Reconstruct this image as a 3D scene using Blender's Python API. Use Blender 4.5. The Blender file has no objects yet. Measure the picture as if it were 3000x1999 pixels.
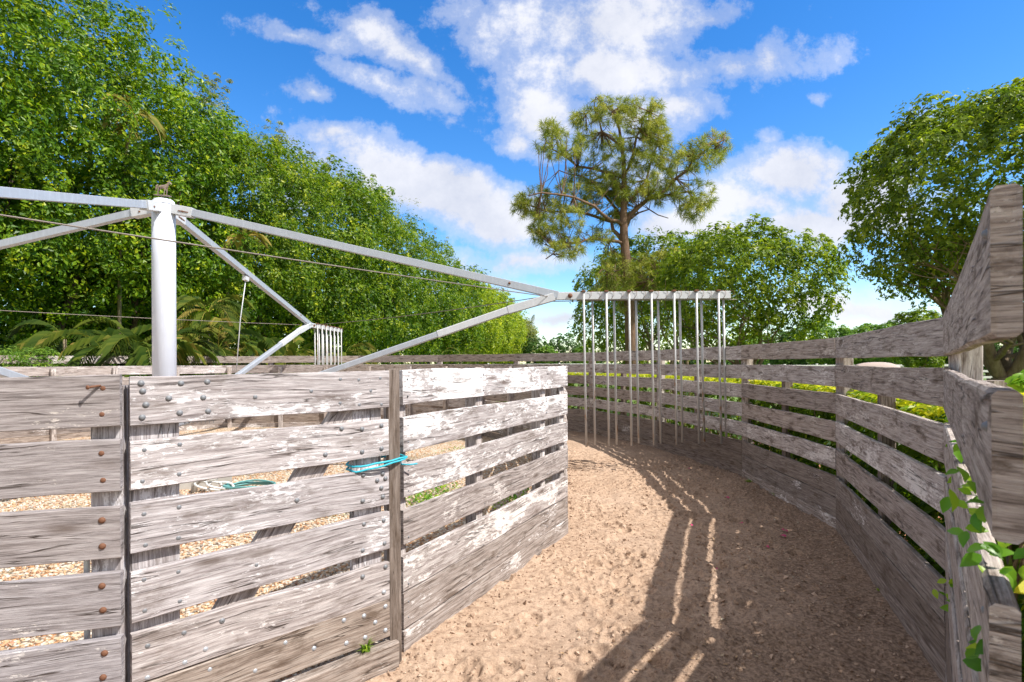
import bpy, math, random
import numpy as np
from mathutils import Vector, Matrix
random.seed(7); RNG = np.random.default_rng(11)
D = bpy.data; scene = bpy.context.scene; COL = scene.collection
PI = math.pi; R = math.radians

# ------------------------------------------------------------------ photograph geometry
F = 1600.0; EYE = 1.58
def HZ(px): return 1062.5 + (1500 - px) * 0.005
def P(px, py, Z):                       # a place Z metres away seen at pixel px, py of the photograph
    return ((px - 1500) / F * Z, Z, EYE + (HZ(px) - py) * Z / F)
CX, CY = -4.9, 7.7                      # centre of the walker

# ------------------------------------------------------------------ helpers
def tag(o, label=None, cat=None, group=None, kind=None):
    if label: o['label'] = label
    if cat: o['category'] = cat
    if group: o['group'] = group
    if kind: o['kind'] = kind
    return o
def empty(name, loc=(0, 0, 0), rz=0, parent=None):
    o = D.objects.new(name, None); COL.objects.link(o)
    o.location = loc; o.rotation_euler = (0, 0, rz); o.empty_display_size = .2
    if parent: o.parent = parent
    return o
class MB:
    def __init__(s): s.v = []; s.f = []; s.uv = []; s.t = []; s.m = []
    def add(s, vs, fs, uvs=None, tone=None, mi=0, smooth=False):
        o = len(s.v); tone = random.random() if tone is None else tone
        s.v += [tuple(v) for v in vs]; s.t += [tone] * len(vs)
        for k, f in enumerate(fs):
            s.f.append(tuple(i + o for i in f)); s.m.append((mi, smooth))
            s.uv += list(uvs[k]) if uvs else [(0, 0)] * len(f)
    def plank(s, p0, p1, z0, z1, t, side=1, tone=None, mi=0, seg=6, wob=.0015, ch=.003, tilt=0, trim0=0, trim1=0):
        """board from p0 to p1 (ground points); the given line is its face, thickness goes to side*normal"""
        p0 = Vector(p0[:2]); p1 = Vector(p1[:2]); d = p1 - p0; L = d.length; d.normalize()
        p0 = p0 + d * trim0; L = L - trim0 - trim1
        n = Vector((-d.y, d.x)) * side; ou = random.random() * 90; ov = random.random() * 40
        h = z1 - z0; vs = []; prof = [(0, ch), (0, h - ch), (ch, h), (t - ch, h), (t, h - ch), (t, ch), (t - ch, 0), (ch, 0)]
        ph = [random.random() * 6 for _ in range(4)]
        vv = [0]
        for k in range(1, 9):
            a = prof[k - 1]; b = prof[k % 8]; vv.append(vv[-1] + math.hypot(a[0] - b[0], a[1] - b[1]))
        for i in range(seg + 1):
            u = L * i / seg
            wz = wob * (math.sin(u * 3 + ph[0]) + .6 * math.sin(u * 9 + ph[1])); wy = wob * math.sin(u * 2.2 + ph[2])
            for (a, b) in prof:
                q = p0 + d * (u + (random.uniform(-.002, .002) if i in (0, seg) else 0)) + n * (a + wy)
                vs.append((q.x, q.y, z0 + b + wz + tilt * (i / seg - .5) + (wob * .7 * math.sin(u * 5 + ph[3]) if b > h / 2 else 0)))
        fs = []; uv = []
        for i in range(seg):
            for k in range(8):
                a = i * 8 + k; b = i * 8 + (k + 1) % 8
                q = (a, b, b + 8, a + 8) if side > 0 else (a, a + 8, b + 8, b)
                u0 = L * i / seg + ou; u1 = L * (i + 1) / seg + ou
                c = [(u0, vv[k] + ov), (u0, vv[k + 1] + ov), (u1, vv[k + 1] + ov), (u1, vv[k] + ov)]
                if side < 0: c = [c[0], c[3], c[2], c[1]]
                fs.append(q); uv.append(c)
        e0 = tuple(range(8)); e1 = tuple(range(seg * 8, seg * 8 + 8))
        fs.append(e0 if side < 0 else e0[::-1]); uv.append([(prof[k][0] * 2 + ou, prof[k][1] * 1.6 + ov) for k in (e0 if side < 0 else e0[::-1])])
        fs.append(e1[::-1] if side < 0 else e1); uv.append([(prof[k - seg * 8][0] * 2 + ou, prof[k - seg * 8][1] * 1.6 + ov) for k in (e1[::-1] if side < 0 else e1)])
        s.add(vs, fs, uv, tone, mi)
    def beam(s, a, b, w, h, up=(0, 0, 1), tone=None, mi=0, ch=.004):
        """chamfered square tube or timber between 3D points"""
        a = Vector(a); b = Vector(b); d = (b - a); L = d.length; d.normalize()
        x = d.cross(Vector(up))
        if x.length < 1e-4: x = d.cross(Vector((1, 0, 0)))
        x.normalize(); y = x.cross(d).normalized()
        w /= 2; h /= 2
        prof = [(-w, -h + ch), (-w, h - ch), (-w + ch, h), (w - ch, h), (w, h - ch), (w, -h + ch), (w - ch, -h), (-w + ch, -h)]
        ou = random.random() * 50; ov = random.random() * 50; vs = []; fs = []; uv = []
        for i in (0, 1):
            for (p, q) in prof: vs.append(a + d * L * i + x * p + y * q)
        vv = [0]
        for k in range(1, 9):
            p = prof[k - 1]; q = prof[k % 8]; vv.append(vv[-1] + math.hypot(p[0] - q[0], p[1] - q[1]))
        for k in range(8):
            fs.append((k, (k + 1) % 8, (k + 1) % 8 + 8, k + 8))
            uv.append([(ou, vv[k] + ov), (ou, vv[k + 1] + ov), (ou + L, vv[k + 1] + ov), (ou + L, vv[k] + ov)])
        fs.append(tuple(range(7, -1, -1))); uv.append([(prof[k][0] * .6 + ou, prof[k][1] * .25 + ov) for k in range(7, -1, -1)])
        fs.append(tuple(range(8, 16))); uv.append([(prof[k][0] * .6 + ou, prof[k][1] * .25 + ov) for k in range(8)])
        s.add(vs, fs, uv, tone, mi)
    def tube(s, pts, rad, n=8, cap=True, tone=None, mi=0, smooth=True):
        pts = [Vector(p) for p in pts]; m = len(pts)
        if not hasattr(rad, '__len__'): rad = [rad] * m
        vs = []; fs = []; uv = []; prev = None; acc = 0
        ou = random.random() * 50
        for i, p in enumerate(pts):
            d = (pts[min(i + 1, m - 1)] - pts[max(i - 1, 0)]).normalized()
            if prev is None:
                x = d.cross(Vector((0, 0, 1)) if abs(d.z) < .9 else Vector((1, 0, 0))).normalized()
            else:
                x = (prev - d * prev.dot(d)).normalized()
            prev = x; y = d.cross(x)
            for k in range(n):
                a = 2 * PI * k / n; vs.append(p + x * (rad[i] * math.cos(a)) + y * (rad[i] * math.sin(a)))
        for i in range(m - 1):
            L = (pts[i + 1] - pts[i]).length; r_ = rad[i] * 2 * PI / n
            for k in range(n):
                k2 = (k + 1) % n
                fs.append((i * n + k, i * n + k2, (i + 1) * n + k2, (i + 1) * n + k))
                uv.append([(acc + ou, k * r_), (acc + ou, (k + 1) * r_), (acc + L + ou, (k + 1) * r_), (acc + L + ou, k * r_)])
            acc += L
        if cap:
            fs.append(tuple(range(n - 1, -1, -1))); uv.append([(0, 0)] * n)
            fs.append(tuple(range((m - 1) * n, m * n))); uv.append([(0, 0)] * n)
        s.add(vs, fs, uv, tone, mi, smooth)
    def lathe(s, base, axis, prof, n=12, tone=None, mi=0):
        """prof: list of (radius, distance along axis)"""
        axis = Vector(axis).normalized(); base = Vector(base)
        x = axis.cross(Vector((0, 0, 1)) if abs(axis.z) < .9 else Vector((1, 0, 0))).normalized(); y = axis.cross(x)
        vs = []; fs = []; m = len(prof)
        for r_, h in prof:
            for k in range(n):
                a = 2 * PI * k / n; vs.append(base + axis * h + (x * math.cos(a) + y * math.sin(a)) * r_)
        for i in range(m - 1):
            for k in range(n): fs.append((i * n + k, i * n + (k + 1) % n, (i + 1) * n + (k + 1) % n, (i + 1) * n + k))
        fs.append(tuple(range(n - 1, -1, -1))); fs.append(tuple(range((m - 1) * n, m * n)))
        s.add(vs, fs, None, tone, mi, True)
    def build(s, name, mats, parent=None, loc=(0, 0, 0)):
        me = D.meshes.new(name); me.from_pydata(s.v, [], s.f)
        if not isinstance(mats, (list, tuple)): mats = [mats]
        for m in mats: me.materials.append(m)
        uvl = me.uv_layers.new(name='UVMap'); uvl.data.foreach_set('uv', np.array(s.uv, dtype=np.float32).ravel())
        at = me.attributes.new('tone', 'FLOAT', 'POINT'); at.data.foreach_set('value', np.array(s.t, dtype=np.float32))
        me.polygons.foreach_set('material_index', np.array([m[0] for m in s.m], dtype=np.int32))
        me.polygons.foreach_set('use_smooth', np.array([m[1] for m in s.m], dtype=bool))
        o = D.objects.new(name, me); COL.objects.link(o); o.location = loc
        if parent: o.parent = parent
        return o

def np_mesh(name, verts, faces, tone, mat, parent=None, smooth=False, attr2=None):
    """verts (N,3), faces (M,k) all the same size"""
    me = D.meshes.new(name); N = len(verts); M, k = faces.shape
    me.vertices.add(N); me.vertices.foreach_set('co', verts.astype(np.float32).ravel())
    me.loops.add(M * k); me.loops.foreach_set('vertex_index', faces.astype(np.int32).ravel())
    me.polygons.add(M); me.polygons.foreach_set('loop_start', np.arange(0, M * k, k, dtype=np.int32))
    me.polygons.foreach_set('loop_total', np.full(M, k, dtype=np.int32))
    me.polygons.foreach_set('use_smooth', np.full(M, smooth, dtype=bool))
    me.update(calc_edges=True)
    at = me.attributes.new('tone', 'FLOAT', 'POINT'); at.data.foreach_set('value', tone.astype(np.float32))
    me.materials.append(mat)
    o = D.objects.new(name, me); COL.objects.link(o)
    if parent: o.parent = parent
    return o

def hash3(i, j, k, seed):
    n = (i * 73856093) ^ (j * 19349663) ^ (k * 83492791) ^ (seed * 2654435761)
    n = n & 0x7fffffff; n = (n ^ (n >> 13)) * 1274126177 & 0x7fffffff
    n = (n ^ (n >> 16)) & 0xffffff
    return n / float(0xffffff)
def vnoise(p, seed=0):
    p = np.asarray(p, dtype=np.float64); q = np.floor(p).astype(np.int64); f = p - q; f = f * f * (3 - 2 * f)
    out = 0
    for a in (0, 1):
        for b in (0, 1):
            for c in (0, 1):
                w = (f[:, 0] if a else 1 - f[:, 0]) * (f[:, 1] if b else 1 - f[:, 1]) * (f[:, 2] if c else 1 - f[:, 2])
                out = out + w * hash3(q[:, 0] + a, q[:, 1] + b, q[:, 2] + c, seed)
    return out * 2 - 1
def fbm(p, oct=4, seed=0, gain=.5):
    o = 0; a = 1; p = np.asarray(p, dtype=np.float64)
    for k in range(oct): o = o + a * vnoise(p * 2 ** k, seed + k); a *= gain
    return o

# ------------------------------------------------------------------ materials
def mat(name):
    m = D.materials.new(name); m.use_nodes = True; nt = m.node_tree
    return m, nt, nt.nodes['Principled BSDF']
def N(nt, t, **kw):
    n = nt.nodes.new(t)
    for k, v in kw.items():
        if k.startswith('i_'):
            key = k[2:]; key = int(key) if key.isdigit() else key
            n.inputs[key].default_value = v
        else: setattr(n, k, v)
    return n
def ramp(nt, fac, stops, interp='LINEAR'):
    r = nt.nodes.new('ShaderNodeValToRGB'); r.color_ramp.interpolation = interp
    el = r.color_ramp.elements
    while len(el) < len(stops): el.new(.5)
    for e, (p, c) in zip(el, stops):
        e.position = p; e.color = (*c, 1) if len(c) == 3 else c
    nt.links.new(fac, r.inputs[0]); return r.outputs[0]
def mixc(nt, a, b, fac, blend='MIX'):
    m = nt.nodes.new('ShaderNodeMix'); m.data_type = 'RGBA'; m.blend_type = blend
    for i, s in ((0, fac), (6, a), (7, b)):
        if hasattr(s, 'is_linked'): nt.links.new(s, m.inputs[i])
        else: m.inputs[i].default_value = s if i == 0 else (*s, 1)
    return m.outputs[2]
def mth(nt, op, a, b=0.0, c=None, clamp=False):
    m = nt.nodes.new('ShaderNodeMath'); m.operation = op; m.use_clamp = clamp
    for i, s in enumerate((a, b) if c is None else (a, b, c)):
        if hasattr(s, 'is_linked'): nt.links.new(s, m.inputs[i])
        else: m.inputs[i].default_value = s
    return m.outputs[0]
def noise(nt, vec, scale, det=4, rough=.55, dist=0):
    n = N(nt, 'ShaderNodeTexNoise', i_Scale=scale, i_Detail=det, i_Roughness=rough, i_Distortion=dist)
    nt.links.new(vec, n.inputs['Vector']); return n.outputs['Fac']
def mapping(nt, vec, sc, loc=(0, 0, 0), rot=(0, 0, 0)):
    m = N(nt, 'ShaderNodeMapping'); m.inputs['Scale'].default_value = sc; m.inputs['Location'].default_value = loc; m.inputs['Rotation'].default_value = rot
    nt.links.new(vec, m.inputs[0]); return m.outputs[0]
def bump(nt, bs, h, strength=.4, dist=.01):
    b = N(nt, 'ShaderNodeBump', i_Strength=strength, i_Distance=dist); nt.links.new(h, b.inputs['Height'])
    nt.links.new(b.outputs[0], bs.inputs['Normal']); return b
def attr(nt, name):
    a = N(nt, 'ShaderNodeAttribute', attribute_name=name); return a.outputs['Fac']

def wood(name, dark, mid, light, flake=.5, flakec=(.70, .67, .66), stain=(.10, .07, .05), stain_amt=.45, rot_=0):
    m, nt, bs = mat(name)
    uv = N(nt, 'ShaderNodeUVMap', uv_map='UVMap').outputs[0]
    warp = N(nt, 'ShaderNodeTexNoise', i_Scale=1.3, i_Detail=2.0); nt.links.new(uv, warp.inputs['Vector'])
    off = N(nt, 'ShaderNodeVectorMath', operation='MULTIPLY_ADD'); off.inputs[1].default_value = (.05, .06, 0)
    nt.links.new(warp.outputs['Color'], off.inputs[0]); nt.links.new(uv, off.inputs[2]); w = off.outputs[0]
    grain = noise(nt, mapping(nt, w, (1.6, 30, 1)), 2.2, 9, .72)
    fine = noise(nt, mapping(nt, w, (4.5, 105, 1)), 2.0, 6, .75)
    col = ramp(nt, grain, [(.34, dark), (.47, mid), (.62, light)])
    col = mixc(nt, col, ramp(nt, fine, [(.37, (.36, .34, .33)), (.49, (.95, .95, .95)), (.62, (1.25, 1.24, 1.23))]), .62, 'MULTIPLY')
    # bleached flakes of old paint, in streaky patches
    zone = noise(nt, mapping(nt, w, (1.1, 3.2, 1)), 1.7, 4, .6)
    fl = noise(nt, mapping(nt, w, (6, 19, 1)), 3.1, 10, .74)
    mask = mth(nt, 'ADD', mth(nt, 'ADD', fl, mth(nt, 'MULTIPLY', mth(nt, 'SUBTRACT', attr(nt, 'tone'), .5), .16)), mth(nt, 'MULTIPLY', mth(nt, 'SUBTRACT', zone, .5), 1.1))
    mask = ramp(nt, mask, [(.745 - flake * .34, (0, 0, 0)), (.785 - flake * .34, (1, 1, 1))])
    col = mixc(nt, col, flakec, mth(nt, 'MULTIPLY', mask, .8))
    # dark stains and weather marks
    st = noise(nt, mapping(nt, w, (2.2, 6.5, 1), (7, 3, 0)), 1.9, 8, .7)
    stm = ramp(nt, st, [(.53, (0, 0, 0)), (.64, (1, 1, 1))])
    col = mixc(nt, col, stain, mth(nt, 'MULTIPLY', stm, stain_amt))
    # checks (cracks) along the grain
    cr = noise(nt, mapping(nt, w, (.55, 13, 1), (2, 9, 0)), 2.0, 3, .5, .6)
    crm = mth(nt, 'ABSOLUTE', mth(nt, 'SUBTRACT', cr, .5)); crk = ramp(nt, crm, [(0, (1, 1, 1)), (.016, (0, 0, 0))])
    gate_ = ramp(nt, noise(nt, mapping(nt, w, (1.5, 7, 1), (5, 5, 0)), 2.0, 2), [(.47, (0, 0, 0)), (.54, (1, 1, 1))])
    crk = mth(nt, 'MULTIPLY', crk, gate_)
    col = mixc(nt, col, (.04, .03, .025), mth(nt, 'MULTIPLY', crk, .85))
    vo = N(nt, 'ShaderNodeTexVoronoi', i_Scale=1.0); nt.links.new(mapping(nt, w, (1.6, 6.5, 1), (3.3, 8.1, 0)), vo.inputs['Vector'])
    kn = ramp(nt, vo.outputs['Distance'], [(.05, (1, 1, 1)), (.11, (.35, .35, .35)), (.16, (0, 0, 0))]); col = mixc(nt, col, (.09, .06, .045), mth(nt, 'MULTIPLY', kn, .75))
    # each board its own tone
    tn = attr(nt, 'tone')
    col = mixc(nt, col, ramp(nt, tn, [(0, (.74, .70, .68)), (.35, (.98, .93, .88)), (.7, (1.0, 1.0, 1.02)), (1, (1.16, 1.15, 1.15))]), 1.0, 'MULTIPLY')
    nt.links.new(col, bs.inputs['Base Color']); bs.inputs['Roughness'].default_value = .85; bs.inputs['Specular IOR Level'].default_value = .25
    h = mth(nt, 'ADD', mth(nt, 'MULTIPLY', fine, .5), mth(nt, 'ADD', mth(nt, 'MULTIPLY', grain, .8), mth(nt, 'SUBTRACT', mth(nt, 'MULTIPLY', mask, .25), mth(nt, 'MULTIPLY', crk, 1.6))))
    bump(nt, bs, h, .65, .004)
    return m
W_GATE = wood('bleached_gate_wood', (.19, .16, .155), (.38, .345, .345), (.59, .56, .565), .38, (.76, .74, .75), stain_amt=.5)
W_PALE = wood('pale_flaking_wood', (.20, .165, .16), (.37, .335, .33), (.58, .555, .555), .62, (.84, .82, .82), stain_amt=.55)
W_GREY = wood('grey_smooth_wood', (.16, .145, .15), (.31, .29, .305), (.44, .425, .45), .2, stain_amt=.25)
W_BROWN = wood('brown_stained_wood', (.10, .075, .062), (.28, .235, .21), (.44, .40, .375), .2, stain_amt=.7)
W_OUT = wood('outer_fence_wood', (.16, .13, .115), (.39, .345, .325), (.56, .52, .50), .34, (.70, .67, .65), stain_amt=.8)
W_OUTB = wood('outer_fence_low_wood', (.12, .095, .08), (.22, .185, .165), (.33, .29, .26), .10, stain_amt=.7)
W_POST = wood('dark_post_wood', (.10, .08, .07), (.21, .175, .155), (.34, .30, .28), .10, stain_amt=.5)

def metal(name, base, rough=.45, metallic=.3, rust=.0, streak=.2):
    m, nt, bs = mat(name)
    tc = N(nt, 'ShaderNodeTexCoord').outputs['Object']
    n1 = noise(nt, tc, 6, 6, .65); n2 = noise(nt, mapping(nt, tc, (30, 30, 4)), 1, 6, .7)
    col = mixc(nt, base, tuple(c * .72 for c in base), mth(nt, 'MULTIPLY', n1, streak * 2))
    col = mixc(nt, col, tuple(min(1, c * 1.2) for c in base), ramp(nt, n2, [(.5, (0, 0, 0)), (.75, (.5, .5, .5))]))
    if rust:
        rm = ramp(nt, noise(nt, mapping(nt, tc, (14, 14, 3), (3, 1, 2)), 1, 7, .7), [(.72 - rust * .25, (0, 0, 0)), (.8 - rust * .25, (1, 1, 1))])
        col = mixc(nt, col, (.33, .17, .07), rm)
    nt.links.new(col, bs.inputs['Base Color']); bs.inputs['Roughness'].default_value = rough; bs.inputs['Metallic'].default_value = metallic
    bump(nt, bs, n1, .1, .002)
    return m
M_POLE = metal('painted_white_pole', (.68, .72, .84), .5, 0, .04, .14)
M_GALV = metal('galvanised_tube', (.52, .56, .64), .4, .35, 0, .5)
M_WHITE = metal('weathered_white_tube', (.62, .64, .68), .45, .1, .12, .3)
M_BAR = metal('rusting_bar', (.50, .50, .50), .5, .25, .6, .3)
M_RUST = metal('rust', (.20, .09, .05), .8, .1, .3, .5)
M_BOLT = metal('grey_bolt', (.25, .26, .28), .6, .4, .3, .5)
M_BOLTG = metal('shiny_bolt', (.50, .54, .60), .45, .5, .0, .3)
M_CABLE = metal('cable', (.22, .19, .17), .6, .4, .3, .3)
M_BRASS = metal('old_bronze', (.34, .26, .22), .6, .2, .0, .5)
M_DARK = metal('dark_motor', (.10, .10, .105), .55, .1, 0, .3)

def simple(name, c, rough=.6, sc=20, var=.3, spec=.5):
    m, nt, bs = mat(name); tc = N(nt, 'ShaderNodeTexCoord').outputs['Object']
    n = noise(nt, tc, sc, 6, .6)
    nt.links.new(mixc(nt, tuple(x * (1 - var) for x in c), tuple(min(1, x * (1 + var)) for x in c), n), bs.inputs['Base Color'])
    bs.inputs['Roughness'].default_value = rough; bs.inputs['Specular IOR Level'].default_value = spec
    bump(nt, bs, n, .2, .003); return m
M_ROPE = simple('blue_rope', (.03, .42, .55), .6, 60, .2)
M_HOSEG = simple('green_hose', (.12, .33, .33), .45, 20, .2)
M_HOSEW = simple('white_hose', (.62, .62, .60), .5, 20, .15)
M_PVC = simple('white_plastic', (.82, .82, .80), .4, 20, .05)
M_CONC = simple('concrete', (.38, .36, .33), .9, 14, .3)
M_PETAL = simple('magenta_petal', (.48, .03, .14), .7, 30, .3)
M_BLANKET = simple('horse_blanket', (.44, .35, .32), .8, 5, .1)
M_COAT = simple('chestnut_coat', (.26, .11, .06), .6, 6, .3)
M_MANE = simple('dark_mane', (.06, .035, .03), .7, 30, .3)

def leafmat(name, cols, trans=.35, rough=.42, spec=.5, tmul=1.6):
    m, nt, bs = mat(name); tn = attr(nt, 'tone')
    st = [(i / (len(cols) - 1), c) for i, c in enumerate(cols)]
    c = ramp(nt, tn, st)
    nt.links.new(c, bs.inputs['Base Color']); bs.inputs['Roughness'].default_value = rough; bs.inputs['Specular IOR Level'].default_value = spec * .6
    tr = N(nt, 'ShaderNodeBsdfTranslucent'); nt.links.new(mixc(nt, c, (tmul, tmul * 1.05, tmul * .5), 1.0, 'MULTIPLY'), tr.inputs[0])
    mx = N(nt, 'ShaderNodeMixShader', i_Fac=trans); nt.links.new(bs.outputs[0], mx.inputs[1]); nt.links.new(tr.outputs[0], mx.inputs[2])
    nt.links.new(mx.outputs[0], nt.nodes['Material Output'].inputs[0]); return m
L_HEDGE = leafmat('vine_leaf', [(.03, .085, .006), (.085, .18, .008), (.22, .33, .012), (.50, .52, .02)])
L_HEDGE2 = leafmat('figleaf_deep', [(.03, .08, .006), (.085, .165, .008), (.21, .29, .014), (.44, .46, .025)])
L_GREY = leafmat('greygreen_leaf', [(.10, .12, .03), (.20, .22, .06), (.31, .33, .11), (.44, .45, .20)])
L_YEL = leafmat('yellowgreen_leaf', [(.08, .14, .01), (.20, .28, .015), (.36, .42, .02), (.52, .52, .03)])
L_FICUS = leafmat('ficus_leaf', [(.055, .10, .010), (.13, .20, .016), (.25, .32, .024), (.44, .48, .04)])
L_FICUS2 = leafmat('ficus_leaf_light', [(.05, .10, .009), (.13, .20, .012), (.25, .33, .02), (.45, .48, .03)])
L_PINE = leafmat('pine_needles', [(.09, .13, .02), (.20, .25, .035), (.34, .36, .06), (.52, .48, .11)], .25, .5)
L_PALM = leafmat('palm_frond', [(.035, .075, .012), (.08, .13, .02), (.17, .21, .03), (.42, .33, .09)], .3, .35)
L_FAR = leafmat('far_leaf', [(.03, .075, .02), (.06, .13, .03), (.10, .19, .04), (.16, .26, .05)])
L_LIGHT = leafmat('light_far_leaf', [(.08, .17, .03), (.15, .27, .04), (.22, .35, .05), (.32, .42, .07)])
L_GOLD = leafmat('golden_hedge_leaf', [(.035, .09, .01), (.16, .26, .012), (.40, .44, .015), (.62, .58, .03)], .4)
L_VINE = leafmat('climber_leaf', [(.03, .10, .015), (.06, .19, .02), (.16, .34, .03), (.34, .48, .04)], .45, .35)
L_GRASS = leafmat('grass_blade', [(.06, .13, .015), (.12, .24, .02), (.22, .34, .03), (.34, .42, .06)], .3)

def bark(name, a, b):
    m, nt, bs = mat(name); uv = N(nt, 'ShaderNodeUVMap', uv_map='UVMap').outputs[0]; tc = N(nt, 'ShaderNodeTexCoord').outputs['Object']
    n = noise(nt, mapping(nt, tc, (9, 9, 2)), 1.5, 8, .7); n2 = noise(nt, tc, 2.5, 5, .6)
    c = mixc(nt, ramp(nt, n, [(.35, a), (.65, b)]), tuple(x * .6 for x in a), mth(nt, 'MULTIPLY', n2, .5))
    nt.links.new(c, bs.inputs['Base Color']); bs.inputs['Roughness'].default_value = .9; bs.inputs['Specular IOR Level'].default_value = .2
    bump(nt, bs, n, .8, .03); return m
B_FICUS = bark('ficus_bark', (.17, .12, .08), (.33, .26, .18)); B_DARK = bark('dark_trunk_bark', (.07, .05, .035), (.16, .12, .085)); B_PINE = bark('pine_bark', (.13, .075, .05), (.30, .20, .14)); B_PALM = bark('palm_trunk', (.20, .16, .10), (.36, .30, .20))

# ground materials ---------------------------------------------------
def dirt_mat():
    m, nt, bs = mat('sandy_dirt'); tc = N(nt, 'ShaderNodeTexCoord').outputs['Object']
    n1 = noise(nt, tc, .9, 5, .6); n2 = noise(nt, tc, 22, 8, .72); n3 = noise(nt, tc, 95, 4, .7)
    c = ramp(nt, n2, [(.32, (.17, .105, .07)), (.46, (.40, .28, .20)), (.66, (.54, .395, .29))])
    c = mixc(nt, c, (.57, .43, .335), ramp(nt, n1, [(.45, (0, 0, 0)), (.65, (.35, .35, .35))]))
    # damp humus scattered towards the outer side, its own patchy outline
    pos = N(nt, 'ShaderNodeSeparateXYZ'); nt.links.new(tc, pos.inputs[0])
    dx = mth(nt, 'SUBTRACT', pos.outputs[0], CX); dy = mth(nt, 'SUBTRACT', pos.outputs[1], CY)
    rr = mth(nt, 'SQRT', mth(nt, 'ADD', mth(nt, 'MULTIPLY', dx, dx), mth(nt, 'MULTIPLY', dy, dy)))
    rr = mth(nt, 'ADD', rr, mth(nt, 'MULTIPLY', mth(nt, 'SUBTRACT', noise(nt, tc, 2.6, 6, .7), .5), 2.4))
    hm = ramp(nt, mth(nt, 'MULTIPLY', mth(nt, 'SUBTRACT', rr, 6.6), .7), [(0, (0, 0, 0)), (1, (.82, .82, .82))])
    c = mixc(nt, c, mixc(nt, (.10, .062, .042), (.33, .23, .165), ramp(nt, noise(nt, tc, 45, 6, .7), [(.4, (0, 0, 0)), (.58, (1, 1, 1))])), hm)
    c = mixc(nt, c, ramp(nt, n3, [(.3, (.62, .6, .58)), (.5, (1, 1, 1)), (.7, (1.15, 1.15, 1.15))]), .8, 'MULTIPLY')
    nt.links.new(c, bs.inputs['Base Color']); bs.inputs['Roughness'].default_value = .95; bs.inputs['Specular IOR Level'].default_value = .15
    bump(nt, bs, mth(nt, 'ADD', n2, mth(nt, 'MULTIPLY', n3, .35)), .7, .018); return m
def gravel_mat():
    m, nt, bs = mat('shell_gravel'); tc = N(nt, 'ShaderNodeTexCoord').outputs['Object']
    v = N(nt, 'ShaderNodeTexVoronoi', i_Scale=42.0); nt.links.new(tc, v.inputs['Vector'])
    s = N(nt, 'ShaderNodeSeparateColor'); nt.links.new(v.outputs['Color'], s.inputs[0])
    c = ramp(nt, s.outputs[0], [(0, (.38, .17, .07)), (.25, (.52, .32, .17)), (.5, (.58, .45, .31)), (.75, (.64, .55, .44)), (1, (.70, .64, .56))])
    c = mixc(nt, c, (.10, .07, .05), ramp(nt, v.outputs['Distance'], [(.45, (0, 0, 0)), (.8, (.9, .9, .9))]))
    c = mixc(nt, c, (.14, .12, .05), ramp(nt, noise(nt, tc, 1.1, 6, .7), [(.56, (0, 0, 0)), (.68, (.7, .7, .7))]))
    nt.links.new(c, bs.inputs['Base Color']); bs.inputs['Roughness'].default_value = .8
    bump(nt, bs, mth(nt, 'SUBTRACT', 1.0, v.outputs['Distance']), .8, .012); return m
def stone_mat():
    m, nt, bs = mat('gravel_stone'); tn = attr(nt, 'tone')
    c = ramp(nt, tn, [(0, (.34, .13, .05)), (.2, (.52, .27, .11)), (.4, (.62, .42, .23)), (.6, (.64, .53, .40)), (.85, (.72, .67, .60)), (1, (.22, .18, .15))])
    tc = N(nt, 'ShaderNodeTexCoord').outputs['Object']; c = mixc(nt, c, (.5, .42, .36), mth(nt, 'MULTIPLY', noise(nt, tc, 50, 4), .4))
    nt.links.new(c, bs.inputs['Base Color']); bs.inputs['Roughness'].default_value = .6; return m
def clod_mat():
    m, nt, bs = mat('dirt_clod'); tn = attr(nt, 'tone')
    nt.links.new(ramp(nt, tn, [(0, (.20, .13, .088)), (.6, (.39, .275, .20)), (1, (.52, .39, .30))]), bs.inputs['Base Color'])
    bs.inputs['Roughness'].default_value = .95; bs.inputs['Specular IOR Level'].default_value = .1; return m
def ground_mat(name, a, b, c_, sc=2.0):
    m, nt, bs = mat(name); tc = N(nt, 'ShaderNodeTexCoord').outputs['Object']
    n = noise(nt, tc, sc, 8, .7); n2 = noise(nt, tc, sc * 14, 6, .7)
    c = ramp(nt, mth(nt, 'ADD', mth(nt, 'MULTIPLY', n, .5), mth(nt, 'MULTIPLY', n2, .5)), [(.36, a), (.5, b), (.64, c_)])
    nt.links.new(c, bs.inputs['Base Color']); bs.inputs['Roughness'].default_value = .95; bump(nt, bs, n2, .6, .03); return m
G_DIRT = dirt_mat(); G_GRAVEL = gravel_mat(); G_STONE = stone_mat(); G_CLOD = clod_mat()
G_GRASS = ground_mat('paddock_grass', (.05, .10, .02), (.12, .20, .035), (.20, .27, .06))
G_MULCH = ground_mat('red_mulch', (.16, .06, .03), (.40, .17, .09), (.52, .28, .17), 3)

# ------------------------------------------------------------------ fence layout
V = [(.60, .685), (2.07, 2.62), (2.98, 5.04), (3.10, 7.38), (2.64, 9.94)]      # outer fence corners
a0 = math.degrees(math.atan2(V[-1][1] - CY, V[-1][0] - CX))
OA = [34.0, 51.5, 69.0, 86.5, 104, 121.5, 139, 156.5, 174, 191.5, 209, 226]
V += [(CX + 8.0 * math.cos(R(a)), CY + 8.0 * math.sin(R(a))) for a in OA]
RI = 6.03
IA = [-3.8 + 22.5 * k for k in range(12)]                                       # inner ring from the far end of the right panel on
HP = (-.588, 2.93); W0 = (.51, 5.03); GB = (-.632, 2.80); GA = (-1.435, 2.052); LP0 = (-1.450, 2.018); LP1 = (-3.72, 1.24)
WI = [HP, W0, (.69, 7.38)] + [(CX + 5.8 * math.cos(R(a)), CY + 5.8 * math.sin(R(a))) for a in IA[1:]]
INNER_POLY = [LP1, LP0, GA, GB, HP, W0] + WI[2:]
OUT_POLY = V
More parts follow.
